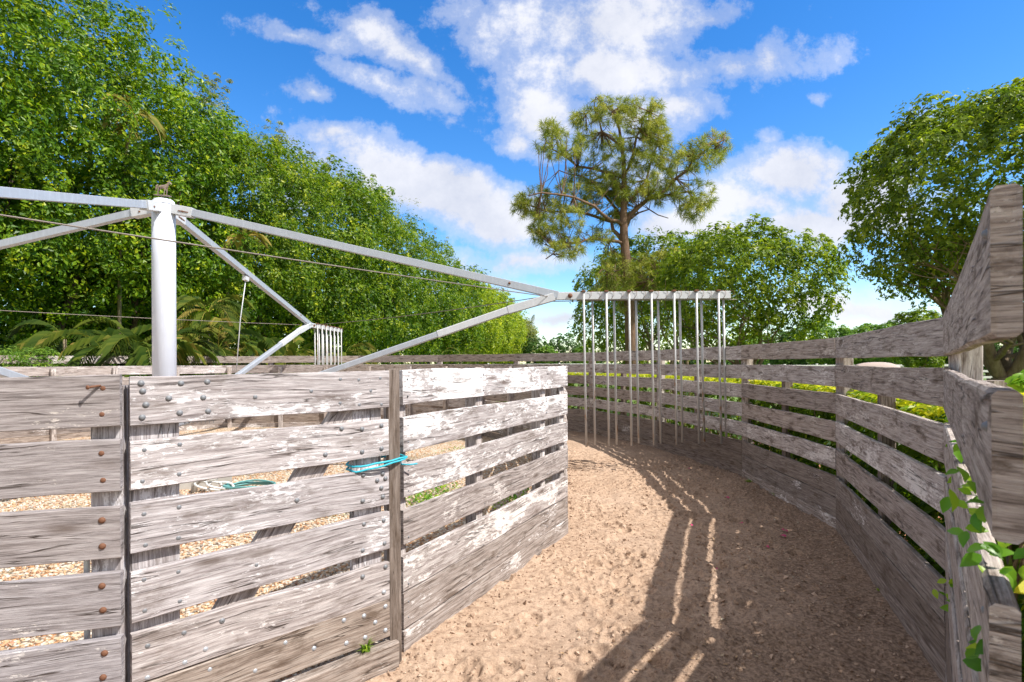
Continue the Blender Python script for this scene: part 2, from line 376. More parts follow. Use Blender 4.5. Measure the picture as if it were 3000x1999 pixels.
def ray_r(poly, th, default, closed=False):
    c, s = math.cos(th), math.sin(th); best = None
    n = len(poly)
    for i in range(n if closed else n - 1):
        x1, y1 = poly[i][0] - CX, poly[i][1] - CY; x2, y2 = poly[(i + 1) % n][0] - CX, poly[(i + 1) % n][1] - CY
        d = c * (y2 - y1) - s * (x2 - x1)
        if abs(d) < 1e-9: continue
        r_ = (x1 * (y2 - y1) - y1 * (x2 - x1)) / d
        u = (x1 * s - y1 * c) / ((y2 - y1) * c - (x2 - x1) * s) if abs((y2 - y1) * c - (x2 - x1) * s) > 1e-9 else -1
        if r_ > 0 and -1e-6 <= u <= 1 + 1e-6: best = r_ if best is None else max(best, r_)
    return best if best else default
TH = np.radians(np.arange(-180, 180.01, .25))
RIN = np.array([ray_r(INNER_POLY, t, 6.2, True) for t in TH]); ROUT = np.array([ray_r(OUT_POLY, t, 11.0) for t in TH])
def rin(th): return np.interp(th, TH, RIN)
def rout(th): return np.interp(th, TH, ROUT)

# ------------------------------------------------------------------ ground
b = MB(); S = 900
b.add([(-S, -60, -.06), (S, -60, -.06), (S, S, -.06), (-S, S, -.06)], [(0, 1, 2, 3)])
tag(b.build('ground', G_GRASS), kind='structure')
def polar(name, th0, th1, nt_, r0f, r1f, nr, mat_, zf, z=0):
    th = np.linspace(th0, th1, nt_); tt, uu = np.meshgrid(th, np.linspace(0, 1, nr), indexing='ij')
    tt = tt.ravel(); uu = uu.ravel(); rr = r0f(tt) * (1 - uu) + r1f(tt) * uu
    x = CX + rr * np.cos(tt); y = CY + rr * np.sin(tt); zz = z + zf(x, y)
    v = np.stack([x, y, zz], 1); i = np.arange((nt_ - 1) * nr).reshape(nt_ - 1, nr)[:, :-1].ravel()
    f = np.stack([i, i + 1, i + nr + 1, i + nr], 1)[:, ::-1]
    return np_mesh(name, v, f, np.zeros(len(v)), mat_, smooth=True)
PR = np.random.default_rng(5); _n = 330; _a = PR.uniform(R(-74), R(8), _n); _r = PR.normal(7.15, .42, _n); HX = CX + _r * np.cos(_a); HY = CY + _r * np.sin(_a); HA = _a + PI / 2 + PR.normal(0, .3, _n); HD = PR.uniform(.4, 1.2, _n)
def dirt_h(x, y):
    p = np.stack([x, y, x * 0], 1); hp = np.zeros(len(x))
    for i in range(_n):                               # hoof prints
        dx = x - HX[i]; k = np.nonzero(np.abs(dx) < .16)[0]; dy = y[k] - HY[i]; k2 = np.abs(dy) < .16; k = k[k2]; dy = dy[k2]; dx = dx[k]
        c, s_ = math.cos(HA[i]), math.sin(HA[i]); a_ = (dx * c + dy * s_) / .075; b_ = (-dx * s_ + dy * c) / .062; q = np.sqrt(a_ * a_ + b_ * b_)
        hp[k] += HD[i] * (-.017 * np.clip(1.15 - q, 0, .45) / .45 + .011 * np.exp(-((q - 1.25) / .22) ** 2))
    h = hp + .02 * fbm(p * 1.3, 3, 3) + .012 * fbm(p * 7, 3, 8) - .016 * np.exp(-((np.hypot(x - CX, y - CY) - 7.1) / .5) ** 2) + .016
    c = vnoise(p * 26, 21); c2 = vnoise(p * 50, 25)
    k = np.clip(vnoise(p * 1.6, 31) * 1.3 + .55, .12, 1.2)
    return h + k * .016 * np.maximum(c, 0) ** 1.3 + k * .011 * np.maximum(c2, 0) * (vnoise(p * 3, 5) > -.2)
tr = polar('track', R(-80), R(22), 1300, lambda t: rin(t) - .03, lambda t: np.minimum(rout(t) + .08, 11), 330, G_DIRT, dirt_h)
tag(tr, kind='structure')
tr2 = polar('track', R(22), R(280), 500, lambda t: rin((t + PI) % (2 * PI) - PI) - .03, lambda t: rout((t + PI) % (2 * PI) - PI) + .08, 40, G_DIRT, lambda x, y: .012 * fbm(np.stack([x, y, x * 0], 1) * 2, 3, 3), -.0)
tag(tr2, kind='structure')
gv = polar('gravel_bed', R(-180), R(180), 361, lambda t: t * 0, lambda t: rin(t) - .03, 40, G_GRAVEL, lambda x, y: .02 * fbm(np.stack([x, y, x * 0], 1), 3, 3), .035)
tag(gv, kind='structure')
mu = polar('mulch_bed', R(-50), R(110), 121, lambda t: rout(t) + .08, lambda t: rout(t) + 2.3, 12, G_MULCH, lambda x, y: .01 * fbm(np.stack([x, y, x * 0], 1) * 2, 3, 3), 0)
tag(mu, kind='structure')
# apron outside the entrance, under the camera
b = MB(); b.add([(-9, -9, -.03), (9, -9, -.03), (9, 2.6, -.03), (-9, 2.6, -.03)], [(0, 1, 2, 3)]); tag(b.build('path', G_DIRT), kind='structure')

OCT = np.array([(1, 0, 0), (-1, 0, 0), (0, 1, 0), (0, -1, 0), (0, 0, 1), (0, 0, -1)], dtype=float)
OCF = np.array([(0, 2, 4), (2, 1, 4), (1, 3, 4), (3, 0, 4), (2, 0, 5), (1, 2, 5), (3, 1, 5), (0, 3, 5)])
def rot_mats(n):
    q = RNG.normal(size=(n, 4)); q /= np.linalg.norm(q, axis=1)[:, None]; w, x, y, z = q.T
    return np.stack([np.stack([1 - 2 * (y * y + z * z), 2 * (x * y - z * w), 2 * (x * z + y * w)], 1), np.stack([2 * (x * y + z * w), 1 - 2 * (x * x + z * z), 2 * (y * z - x * w)], 1), np.stack([2 * (x * z - y * w), 2 * (y * z + x * w), 1 - 2 * (x * x + y * y)], 1)], 1)
def pebbles(name, pos, size, matl, tone):
    n = len(pos); base = OCT[None] * RNG.uniform(.55, 1.1, (n, 6, 1)) * size[:, None, None]
    base[:, :, 2] *= .6; v = np.einsum('nij,nkj->nki', rot_mats(n), base) + pos[:, None, :]
    f = OCF[None] + (np.arange(n) * 6)[:, None, None]
    return np_mesh(name, v.reshape(-1, 3), f.reshape(-1, 3), np.repeat(tone, 6), matl)
# shell gravel stones inside the ring
n = 60000; x = RNG.uniform(-7, .4, n); y = RNG.uniform(1.6, 9.5, n); keep = RNG.random(n) < np.clip(1.25 - y / 8, .12, 1)
th = np.arctan2(y - CY, x - CX); rr = np.hypot(x - CX, y - CY); keep &= rr < rin(th) - .08
x, y = x[keep], y[keep]; z = .04 + .02 * fbm(np.stack([x, y, x * 0], 1), 3, 3)
tag(pebbles('gravel', np.stack([x, y, z + .004], 1), RNG.uniform(.008, .022, len(x)), G_STONE, RNG.random(len(x))), kind='stuff')
# dirt clods on the track
n = 42000; th = RNG.uniform(R(-78), R(10), n); u = RNG.random(n); r0 = rin(th) + .02; r1 = np.minimum(rout(th) - .02, 9.6)
rr = r0 + (r1 - r0) * u; x = CX + rr * np.cos(th); y = CY + rr * np.sin(th)
dens = vnoise(np.stack([x * 1.3, y * 1.3, x * 0], 1), 9) * .5 + .5 + np.exp(-((rr - r0) / .35) ** 2) * .35
keep = RNG.random(n) < dens * .75; x, y = x[keep], y[keep]
z = dirt_h(x, y); sz = .0025 + .012 * RNG.random(len(x)) ** 4
tag(pebbles('dirt_clods', np.stack([x, y, z + sz * .2], 1), sz, G_CLOD, RNG.random(len(x))), kind='stuff')
n = 1900; th = RNG.uniform(R(-75), R(5), n); r0 = rin(th) + .03; r1 = np.minimum(rout(th) - .05, 9.6); rr = r0 + (r1 - r0) * RNG.random(n) ** 1.5; x = CX + rr * np.cos(th); y = CY + rr * np.sin(th)
k = vnoise(np.stack([x * 1.1, y * 1.1, x * 0 + 3], 1), 19) + .5 * np.exp(-((rr - r0) / .4) ** 2) > .12; x, y = x[k], y[k]; sz = .009 + .020 * RNG.random(len(x)) ** 2.5
tag(pebbles('dirt_lumps', np.stack([x, y, dirt_h(x, y) + sz * .15], 1), sz, G_CLOD, RNG.random(len(x)) * .8 + .2), kind='stuff')
# dead leaf litter
def chips(name, x, y, z, size, matl, tone, flat=.35):
    n = len(x); a = RNG.uniform(0, 2 * PI, n); d = np.stack([np.cos(a), np.sin(a), RNG.uniform(-flat, flat, n)], 1)
    s_ = np.stack([-np.sin(a), np.cos(a), RNG.uniform(-flat, flat, n)], 1); p = np.stack([x, y, z], 1)
    L = size[:, None]; v = np.stack([p - d * L, p - s_ * L * .45, p + d * L, p + s_ * L * .45], 1); v[:, :, 2] = np.maximum(v[:, :, 2], z[:, None] - .001)
    i = (np.arange(n) * 4)[:, None]; f = np.concatenate([i + np.array([[0, 1, 2]]), i + np.array([[0, 2, 3]])])
    return np_mesh(name, v.reshape(-1, 3), f, np.repeat(tone, 4), matl)
mL, ntL, bsL = mat('dead_leaf'); ntL.links.new(ramp(ntL, attr(ntL, 'tone'), [(0, (.07, .045, .03)), (.5, (.20, .12, .07)), (.85, (.40, .26, .14)), (1, (.45, .40, .30))]), bsL.inputs['Base Color']); bsL.inputs['Roughness'].default_value = .9
n = 5200; th = RNG.uniform(R(-60), R(12), n); r1 = np.minimum(rout(th), 9.2) - .03; rr = r1 - np.abs(RNG.normal(0, .75, n)); x = CX + rr * np.cos(th); y = CY + rr * np.sin(th)
k = (rr > rin(th) + .1) & (vnoise(np.stack([x * 2, y * 2, x * 0], 1), 4) > -.25); x, y = x[k], y[k]
tag(chips('leaf_litter', x, y, dirt_h(x, y) + .008, RNG.uniform(.005, .016, len(x)), mL, RNG.random(len(x))), kind='stuff')

# ------------------------------------------------------------------ fences
ROWT = [1.792, 1.535, 1.278, 1.021, .764, .507, .315]; BW = .1885; BT = .030
def bolt(parent, p, nrm, r=.009, mt=M_BOLT, name='bolt', proto={}):
    key = (mt.name, round(r, 4), name)
    if key not in proto:
        b = MB(); b.lathe((0, 0, -.003), (0, 0, 1), [(r * 1.25, 0), (r * 1.2, .0032), (r, .0034), (r * .95, .005), (r * .7, .007), (r * .35, .008)], 12); o = b.build(name, mt); proto[key] = o.data; D.objects.remove(o)
    o = D.objects.new(name, proto[key]); COL.objects.link(o); o.parent = parent; o.location = p
    o.rotation_euler = Vector((nrm[0], nrm[1], 0)).to_track_quat('Z', 'Y').to_euler(); return o

outer = empty('outer_fence', (V[2][0], V[2][1], 0))
tag(outer, 'tall weathered board fence curving round the outside of the track', 'fence')
def loc(o, root):                                   # parent keeping world coordinates
    o.parent = root; o.matrix_parent_inverse = Matrix.Translation(root.location).inverted(); return o
OUTN = []
for i in range(len(V) - 1):
    p0, p1 = V[i], V[i + 1]; b = MB(); near = i < 5
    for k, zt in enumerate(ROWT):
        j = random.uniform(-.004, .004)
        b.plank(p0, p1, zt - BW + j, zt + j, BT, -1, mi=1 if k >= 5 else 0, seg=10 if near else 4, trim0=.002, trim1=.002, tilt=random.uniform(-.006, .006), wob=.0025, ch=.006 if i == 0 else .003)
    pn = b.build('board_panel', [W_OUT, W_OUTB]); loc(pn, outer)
    b = MB(); b.plank(p0, p1, -.05, .124, .045, -1, seg=8, trim0=.001, trim1=.001, mi=0, ch=.005); loc(b.build('kerb_board', W_BROWN), outer)
    d = (Vector(p1) - Vector(p0)).normalized(); nrm = Vector((d.y, -d.x))
    for u in (0.0, .5):
        q = Vector(p0).lerp(Vector(p1), u) + nrm * (BT + .055); b = MB()
        hh = 1.74 if u < .3 else 1.50
        if i == 0 and u < .3: q = q + d * .055 + nrm * .01
        b.beam((q.x, q.y, -.05), (q.x, q.y, hh), .14 if u < .3 else .09, .09, up=(nrm.x, nrm.y, 0), ch=.006)
        loc(b.build('post', W_POST if u > .3 else W_OUT), outer)
# bolt heads on the nearest outer boards
d0 = (Vector(V[1]) - Vector(V[0])).normalized()
for k in (0, 1, 2, 3):
    for (u, dz) in ((.05, -.045),):
        q = Vector(V[0]) + d0 * (u + .02 * k); loc(bolt(None, (q.x, q.y, ROWT[k] + dz), (-d0.y, d0.x), .006, M_BOLT), outer)

inner = empty('inner_fence', (W0[0], W0[1], 0))
tag(inner, 'weathered timber board fence with open gaps ringing the gravel yard inside the track', 'fence')
IT = [1.541, 1.288, 1.032, .782, .535, .338]; IB = [.188, .188, .178, .184, .189, .190]
def inner_panel(p0, p1, i, mats, near):
    b = MB()
    for k, zt in enumerate(IT):
        j = random.uniform(-.004, .004) if not near else 0
        b.plank(p0, p1, zt - IB[k] + j, zt + j, .034, 1, mi=1 if k >= 5 else 0, seg=12 if near else 4, wob=.003 if near else .002, trim0=.004, trim1=.002)
    return loc(b.build('board_panel', mats), inner)
for i in range(len(WI) - 1):
    near = i == 0
    p0, p1 = WI[i], WI[i + 1]
    # boards follow the outside of the ring (towards the track); posts stand inside
    inner_panel(p0, p1, i, [W_PALE if near else (W_GATE if i > 5 else W_OUT), W_BROWN if near else W_POST], near)
    b = MB(); b.plank(p0, p1, -.05, .140, .05, 1, seg=10, ch=.004, mi=0); 
    kb = b.build('kerb_board', W_BROWN); kb.location = (0, 0, 0); loc(kb, inner)
    d = (Vector(p1) - Vector(p0)).normalized(); nrm = Vector((-d.y, d.x))
    us = (.012, .36, .80, .975) if near else (.03, .5)
    for u in us:
        q = Vector(p0).lerp(Vector(p1), u) + nrm * (.034 + .046); b = MB()
        b.beam((q.x, q.y, -.05), (q.x, q.y, 1.50 if u != .36 else 1.548), .085, .09, up=(nrm.x, nrm.y, 0), ch=.005, tone=random.uniform(.3, .9))
        loc(b.build('post', W_OUT), inner)
    if near:
        for u in (.018, .36, .80, .985):
            for zt in IT:
                for dz in (-.045, -.145):
                    q = Vector(p0).lerp(Vector(p1), u); loc(bolt(None, (q.x + random.uniform(-.003, .003), q.y, zt + dz + random.uniform(-.01, .01)), (-nrm.x, -nrm.y), .0045, M_BOLT, 'nail'), inner)
# dark upright post between gate and curved panel
b = MB(); b.beam((-.622, 2.862, -.02), (-.625, 2.85, 1.546), .060, .085, up=(.35, -.93, 0), ch=.003, tone=.25)
loc(b.build('gate_post', W_POST), inner)
# fixed panel on the left
LT = [1.541, 1.298, 1.058, .812, .570, .345]; b = MB()
for k, zt in enumerate(LT):
    b.plank(LP1, LP0, zt - (.190 if k != 3 else .198), zt, .034, 1, mi=0 if k < 5 else 1, seg=12, wob=.003, tone=[.30, .42, .38, .52, .60, .5][k])
loc(tag(b.build('board_panel', [W_GREY, W_BROWN]), 'smoother grey board panel left of the gate'), inner)
dL = (Vector(LP0) - Vector(LP1)).normalized(); nL = Vector((-dL.y, dL.x))
for u, w_, wd in ((.045, .10, W_GATE), (1.25, .10, W_OUT), (2.3, .1, W_OUT)):
    q = Vector(LP0) - dL * (u + .01) + nL * (.034 + .045); b = MB(); b.beam((q.x, q.y, -.05), (q.x, q.y, 1.50), w_, .08, up=(nL.x, nL.y, 0), ch=.004, tone=.7)
    loc(b.build('post', wd), inner)
for k, zt in enumerate(LT):
    for dz in (-.042, -.138):
        q = Vector(LP0) - dL * (.055 + random.uniform(-.004, .004)); loc(bolt(None, (q.x, q.y, zt + dz + random.uniform(-.008, .008)), (-nL.x, -nL.y), .0095, M_RUST, 'screw'), inner)
# the one long rusty screw that sticks out
q = Vector(LP0) - dL * .06; b = MB(); b.tube([(q.x, q.y, 1.502), (q.x - .012, q.y - .042, 1.498)], .0045, 8); b.lathe((q.x - .012, q.y - .042, 1.498), (-.3, -.95, 0), [(.008, 0), (.008, .004), (.004, .006)], 10)
loc(tag(b.build('screw', M_RUST), 'long rusty screw sticking out of the top board'), inner)
b = MB(); b.plank((LP1[0], LP1[1]), (GA[0], GA[1]), -.05, .135, .055, 1, seg=8, ch=.005); loc(b.build('kerb_board', W_BROWN), inner)
b = MB(); b.plank((GA[0] + .03, GA[1] - .03), (-.585, 2.80), -.05, .150, .075, 1, seg=8, ch=.006); loc(b.build('kerb_board', W_BROWN), inner)

# gate ---------------------------------------------------------------
gate = empty('timber_gate', (GA[0], GA[1], 0)); tag(gate, 'bleached timber gate studded with round bolt heads, tied shut with blue rope', 'gate')
GT = [1.537, 1.292, 1.047, .806, .560, .367]; GW = [.187, .186, .187, .19, .190, .190]
b = MB()
for k, zt in enumerate(GT): b.plank(GA, GB, zt - GW[k], zt, .036, 1, mi=0 if k < 4 else 1 if k == 5 else 0, seg=12, wob=.003, tone=[.62, .95, .72, .66, .5, .35][k], tilt=[-.004, .004, -.008, .014, 0, 0][k])
loc(b.build('board_panel', [W_GATE, W_BROWN]), gate)
dG = (Vector(GB) - Vector(GA)).normalized(); nG = Vector((-dG.y, dG.x)); LG = (Vector(GB) - Vector(GA)).length
def gp(u, z, off=0): q = Vector(GA) + dG * u - nG * off; return Vector((q.x, q.y, z))
for u0, wdt, nm in ((.085, .165, 'batten'), (LG - .105, .16, 'batten')):
    q = gp(u0, 0, -(.036 + .019)); b = MB(); b.beam((q.x, q.y, .19), (q.x, q.y, 1.50), wdt, .036, up=(nG.x, nG.y, 0), ch=.003, tone=.7); loc(b.build(nm, W_GATE), gate)
a = gp(.18, .26, -.0555); c = gp(LG - .135, 1.47, -.0555); b = MB(); b.beam(a, c, .034, .13, up=(0, 0, 1), ch=.003, tone=.4); 
loc(b.build('diagonal_brace', W_GATE), gate)
nb = Vector((-nG.x, -nG.y))
GBOLT = []
def gpx(px):                              # length along gate at which a photo column meets the gate plane
    t = (px - 1500) / F; return (GA[0] - t * GA[1]) / (t * dG.y - dG.x)
BL = [(413, 1124), (530, 1124), (607, 1120), (418, 1147), (494, 1168), (595, 1166), (427, 1187), (526, 1211), (609, 1206), (416, 1224), (747, 1164), (911, 1147), (996, 1112), (1050, 1114), (1113, 1109), (1085, 1146), (995, 1182), (1051, 1187), (1116, 1186),
      (421, 1319), (525, 1303), (415, 1411), (523, 1390), (1000, 1257), (1060, 1258), (1117, 1248), (952, 1333), (1060, 1325), (1117, 1315),
      (419, 1507), (522, 1487), (423, 1598), (520, 1577), (868, 1467), (1063, 1393), (1120, 1389), (1104, 1409), (1128, 1403), (1116, 1431), (1120, 1457), (1061, 1469),
      (418, 1699), (519, 1676), (420, 1790), (523, 1762), (748, 1656), (1064, 1537), (1122, 1526), (1060, 1614), (1124, 1593),
      (428, 1893), (535, 1855), (647, 1820), (598, 1903), (427, 1986), (537, 1942), (647, 1821), (1060, 1691), (1122, 1736), (1127, 1662), (610, 1962), (743, 1966), (832, 1884), (916, 1901), (1004, 1819), (1063, 1806), (1096, 1825), (1066, 1869), (1011, 1886), (1126, 1778), (1126, 1848)]
for (px, py) in BL:
    u = gpx(px); q = gp(u, 0); z = EYE + (HZ(px) - py) * q.y / F
    if 0.01 < u < LG and z > .19: loc(bolt(None, (q.x, q.y, z), nb, .0096, M_BOLTG if z < .45 else M_BOLT), gate)
# blue rope
b = MB(); pts = []
for k in range(0, 41):
    a_ = k / 40 * 4 * PI; cx = -.70 + .085 * 0; 
    u = .5 + .5 * math.cos(a_); v_ = math.sin(a_)
    base = Vector((-.79, 2.69)).lerp(Vector((-.565, 2.88)), u); q = base + Vector((nb.x, nb.y)) * (.035 * v_ + .014)
    if v_ < 0: q = base - Vector((nb.x, nb.y)) * (.085 * -v_ + .05)
    pts.append((q.x, q.y, 1.058 + .030 * u - .012 * math.sin(a_ / 2) + .002 * math.sin(k * 2)))
b.tube(pts, .0052, 8)
b.tube([pts[20], (pts[20][0] + .01, pts[20][1] - .03, 1.045), (pts[20][0] + .05, pts[20][1] + .005, 1.036), (pts[20][0] + .085, pts[20][1] + .03, 1.036)], .004, 8)
tag(b.build('rope', M_ROPE), 'bright blue rope looped around the dark gate post', 'rope')

# white pipe behind the left panel
q = Vector(LP0) - dL * .135 + nL * .09; b = MB(); b.beam((q.x, q.y, 0), (q.x, q.y, .98), .016, .02, up=(nL.x, nL.y, 0), ch=.003)
tag(b.build('conduit', M_PVC), 'narrow white plastic conduit standing behind the left grey panel', 'pipe')

# ------------------------------------------------------------------ horse walker
walker = empty('horse_walker', (CX, CY, 0)); tag(walker, 'galvanised horse exerciser with white central column, four sloping arms and hanging bar gates', 'horse walker')
b = MB(); b.lathe((0, 0, 0), (0, 0, 1), [(.147, 0), (.147, 3.0), (.146, 3.82)], 40); pole = b.build('column', M_POLE, walker)
b = MB(); b.lathe((0, 0, 3.82), (0, 0, 1), [(.150, 0), (.150, .015), (.135, .022), (.135, .055), (.11, .075), (.04, .085)], 40); b.build('cap', M_POLE, pole)
b = MB(); b.lathe((0, 0, 0), (0, 0, 1), [(.34, 0), (.34, .12), (.2, .3), (.16, .34)], 32); b.build('base', M_CONC, walker)
FB = [1709, 1775, 1841, 1906, 1972, 2037, 2101]; BB = [1738, 1802, 1867, 1932, 1996, 2060, 2125]
def rad(px): return (px - 1500) * 7.7 / F - CX
def make_arm():
    arm = MB(); arm.beam((.30, 0, 3.735), (5.55, 0, 2.525), .09, .10); A = arm.build('arm', M_GALV)
    bk = MB(); bk.beam((.13, 0, 3.76), (.42, 0, 3.705), .125, .13, ch=.004); bkt = bk.build('bracket', M_WHITE, A)
    s = MB(); s.tube([(.30, -.070, 3.715), (.30, .070, 3.715)], .013, 8); s.beam((.24, -.066, 3.726), (.38, -.066, 3.70), .008, .014, ch=.001); s.build('bolt', M_RUST, A)
    s = MB(); s.tube([(4.87, -.055, 2.69), (4.87, .055, 2.69)], .018, 8); s.build('bolt', M_RUST, A)
    br = MB(); br.beam((.14, 0, .72), (3.92, 0, 2.00), .085, .085, ch=.012)
    B_ = br.build('brace', M_GALV)
    br = MB(); br.beam((3.86, 0, 1.98), (4.92, 0, 2.34), .094, .10, ch=.01); br.beam((4.85, 0, 2.316), (5.50, 0, 2.50), .104, .112, ch=.006); br.build('sleeve', M_WHITE, B_)
    g = MB(); g.beam((5.30, 0, 2.51), (rad(2139), 0, 2.515), .07, .105, ch=.004); G_ = g.build('swing_gate', M_WHITE)
    for k in range(7):
        for side, lst in ((-1, FB), (1, BB)):
            r_ = rad(lst[k]); s = MB(); z1 = 2.575 if side < 0 else 2.46; z0 = .395 + k * .006 + (0.01 if side > 0 else 0) + random.uniform(-.006, .006) + (.075 if side > 0 and k == 6 else 0)
            s.tube([(r_, side * .06, z1), (r_ + .012, side * .06, 1.5), (r_ + .03, side * .055, z0)], .0160, 10); s.build('bar', M_BAR, G_)
            c = MB(); c.beam((r_ - .026, side * .055, 2.57), (r_ + .026, side * .055, 2.57), .06, .022, ch=.002); c.build('clip', M_RUST, G_)
            w_ = MB(); w_.tube([(r_ + .07 + .045 * math.sin(t * 1.05), -.045 + .09 * (t > 3), 2.455 + .12 * abs(math.sin(t * .52))) for t in range(7)], .0025, 5); w_.build('tie_wire', M_RUST, G_)
    s = MB(); s.tube([(5.2, .0, 2.435), (6.4, 0, 2.447), (rad(2160), 0, 2.45)], .007, 6); s.build('rod', M_CABLE, G_)
    s = MB(); s.lathe((5.72, -.04, 2.51), (0, -1, 0), [(.03, 0), (.034, .01), (.02, .03)], 10); s.build('shackle', M_RUST, G_)
    return A, B_, G_
parts = make_arm()
def clone(o, parent, rz):
    c = o.copy(); COL.objects.link(c); c.parent = parent
    for ch in list(o.children):
        d = ch.copy(); COL.objects.link(d); d.parent = c
    if rz is not None: c.rotation_euler = (0, 0, rz)
    return c
for k in range(4):
    for o in parts:
        if k == 0: o.parent = walker
        else: clone(o, walker, k * PI / 2)
J = 5.45
def cable(p, q, sag=.03):
    pts = []
    for i in range(13):
        t = i / 12; v_ = Vector(p).lerp(Vector(q), t); v_.z -= sag * 4 * t * (1 - t); pts.append(v_)
    b = MB(); b.tube(pts, .0065, 6); return b.build('cable', M_CABLE, walker)
cable((J, 0, 2.50), (0, -J, 2.65), .02); cable((0, J, 2.50), (-J, 0, 2.55), .03); cable((J, 0, 2.52), (0, J, 2.5), .05); cable((-J, 0, 2.55), (0, -J, 2.62), .03)
b = MB(); b.tube([(0, 2.38, 3.17), (-.10, 2.36, 2.4), (-.19, 2.34, 1.2)], .009, 8); dr = b.build('drop_rod', M_WHITE, walker)
b = MB(); b.beam((-.01, 2.32, 3.16), (.0, 2.43, 3.14), .07, .08); b.build('clamp', M_WHITE, dr)

# skinned horses (statue on the column, horse in the paddock) ---------
def skin(name, verts, edges, rads, m, parent=None, sub=2):
    me = D.meshes.new(name); me.from_pydata(verts, edges, []); me.materials.append(m)
    o = D.objects.new(name, me); COL.objects.link(o)
    if parent: o.parent = parent
    sk = o.modifiers.new('Skin', 'SKIN'); me.skin_vertices[0].data
    for i, r_ in enumerate(rads):
        me.skin_vertices[0].data[i].radius = r_ if hasattr(r_, '__len__') else (r_, r_)
    me.skin_vertices[0].data[0].use_root = True
    s = o.modifiers.new('Sub', 'SUBSURF'); s.levels = sub; s.render_levels = sub; sk.use_smooth_shade = True
    return o
def horse(name, m, grazing=True, sc=1.0, walk=.0, parent=None):
    v = [(-.55, 0, 1.30), (-.25, 0, 1.22), (.12, 0, 1.20), (.48, 0, 1.24)]; e = [(0, 1), (1, 2), (2, 3)]; r = [.25, .27, .27, .25]
    def chain(root, pts, rs):
        last = root
        for p_, q_ in zip(pts, rs): v.append(p_); r.append(q_); e.append((last, len(v) - 1)); last = len(v) - 1
        return last
    if grazing: chain(3, [(.78, 0, 1.22), (1.02, 0, .90), (1.16, 0, .60), (1.24, 0, .42), (1.36, 0, .20), (1.42, 0, .10)], [.17, .12, .10, .10, .075, .06])
    else: chain(3, [(.72, 0, 1.50), (.86, 0, 1.78), (.95, 0, 1.92), (1.10, 0, 1.84), (1.28, 0, 1.68), (1.34, 0, 1.62)], [.18, .13, .12, .11, .08, .06])
    for s_ in (-1, 1):
        w_ = walk * s_
        chain(3, [(.50 + w_ * .2, s_ * .14, .95), (.53 + w_ * .7, s_ * .14, .56), (.50 + w_, s_ * .14, .16), (.55 + w_ * 1.1, s_ * .14, .03)], [.11, .065, .045, .06])
        chain(0, [(-.60 - w_ * .2, s_ * .15, 1.0), (-.52 - w_ * .6, s_ * .15, .78), (-.72 - w_, s_ * .15, .52), (-.66 - w_ * 1.1, s_ * .15, .15), (-.60 - w_ * 1.2, s_ * .15, .03)], [.17, .11, .065, .045, .06])
    o = skin(name, [(a * sc, b_ * sc, c * sc) for a, b_, c in v], e, [q_ * sc for q_ in r], m, parent)
    return o
st = horse('horse_statue', M_BRASS, False, .098, .10); st.location = (CX - .01, CY - .02, 3.955); st.rotation_euler = (0, R(7), R(-8))
tag(st, 'small bronze horse ornament on a sloping plate on top of the white column', 'statue')
b = MB(); b.beam((-.11, 0, -.004), (.13, 0, -.004), .055, .010, ch=.002); b.build('plate', M_BRASS, st)
b = MB(); b.tube([(0, 0, -.075), (0, 0, -.005)], .012, 8); b.build('stem', M_BRASS, st)
b = MB(); b.tube([(-.078, 0, .142), (-.098, 0, .128), (-.104, 0, .09), (-.108, 0, .05)], [.006, .012, .010, .004], 8); b.build('tail', M_BRASS, st)
for s_ in (-1, 1):
    b = MB(); b.tube([(.090, s_ * .006, .19), (.092, s_ * .008, .212)], [.005, .001], 6); b.build('ear', M_BRASS, st)
b = MB(); b.tube([(.060, 0, .165), (.075, 0, .188), (.090, 0, .202)], [.004, .009, .004], 6); b.build('mane', M_BRASS, st)

hx, hy, _ = P(2578, 1060, 20)
hr = horse('horse', M_COAT, True, 1.0, .06); hr.location = (hx, hy, -.04); hr.rotation_euler = (0, 0, R(-12))
tag(hr, 'chestnut horse in a pale blanket grazing in the paddock behind the fence', 'horse')
b = MB(); sec = 18; rows_ = []
vs = []; fs = []
for i in range(11):
    xx = -.86 + i * .145; k = 1 - .35 * abs(i - 5.2) ** 2.4 / 5.2 ** 2.4
    for j in range(sec + 1):
        a_ = PI * (-.12 + 1.24 * j / sec); vs.append((xx, .325 * k * math.cos(a_), 1.235 + .315 * k * math.sin(a_) - .02 * (i > 8) + (-.05 if j in (0, sec) else 0)))
for i in range(10):
    for j in range(sec): a_ = i * (sec + 1) + j; fs.append((a_, a_ + 1, a_ + sec + 2, a_ + sec + 1))
b.add(vs, fs, None, .5, 0, True); bl = b.build('blanket', M_BLANKET, hr); md = bl.modifiers.new('t', 'SOLIDIFY'); md.thickness = .012; md.offset = 1
b = MB(); b.tube([(-.80, 0, 1.32), (-.92, 0, 1.2), (-.95, 0, .8), (-.93, 0, .55)], [.03, .05, .045, .01], 8); b.build('tail', M_MANE, hr)
b = MB(); b.tube([(.72, 0, 1.36), (.98, 0, 1.08), (1.20, 0, .72), (1.26, 0, .52)], [.02, .035, .03, .015], 8); b.build('mane', M_MANE, hr)

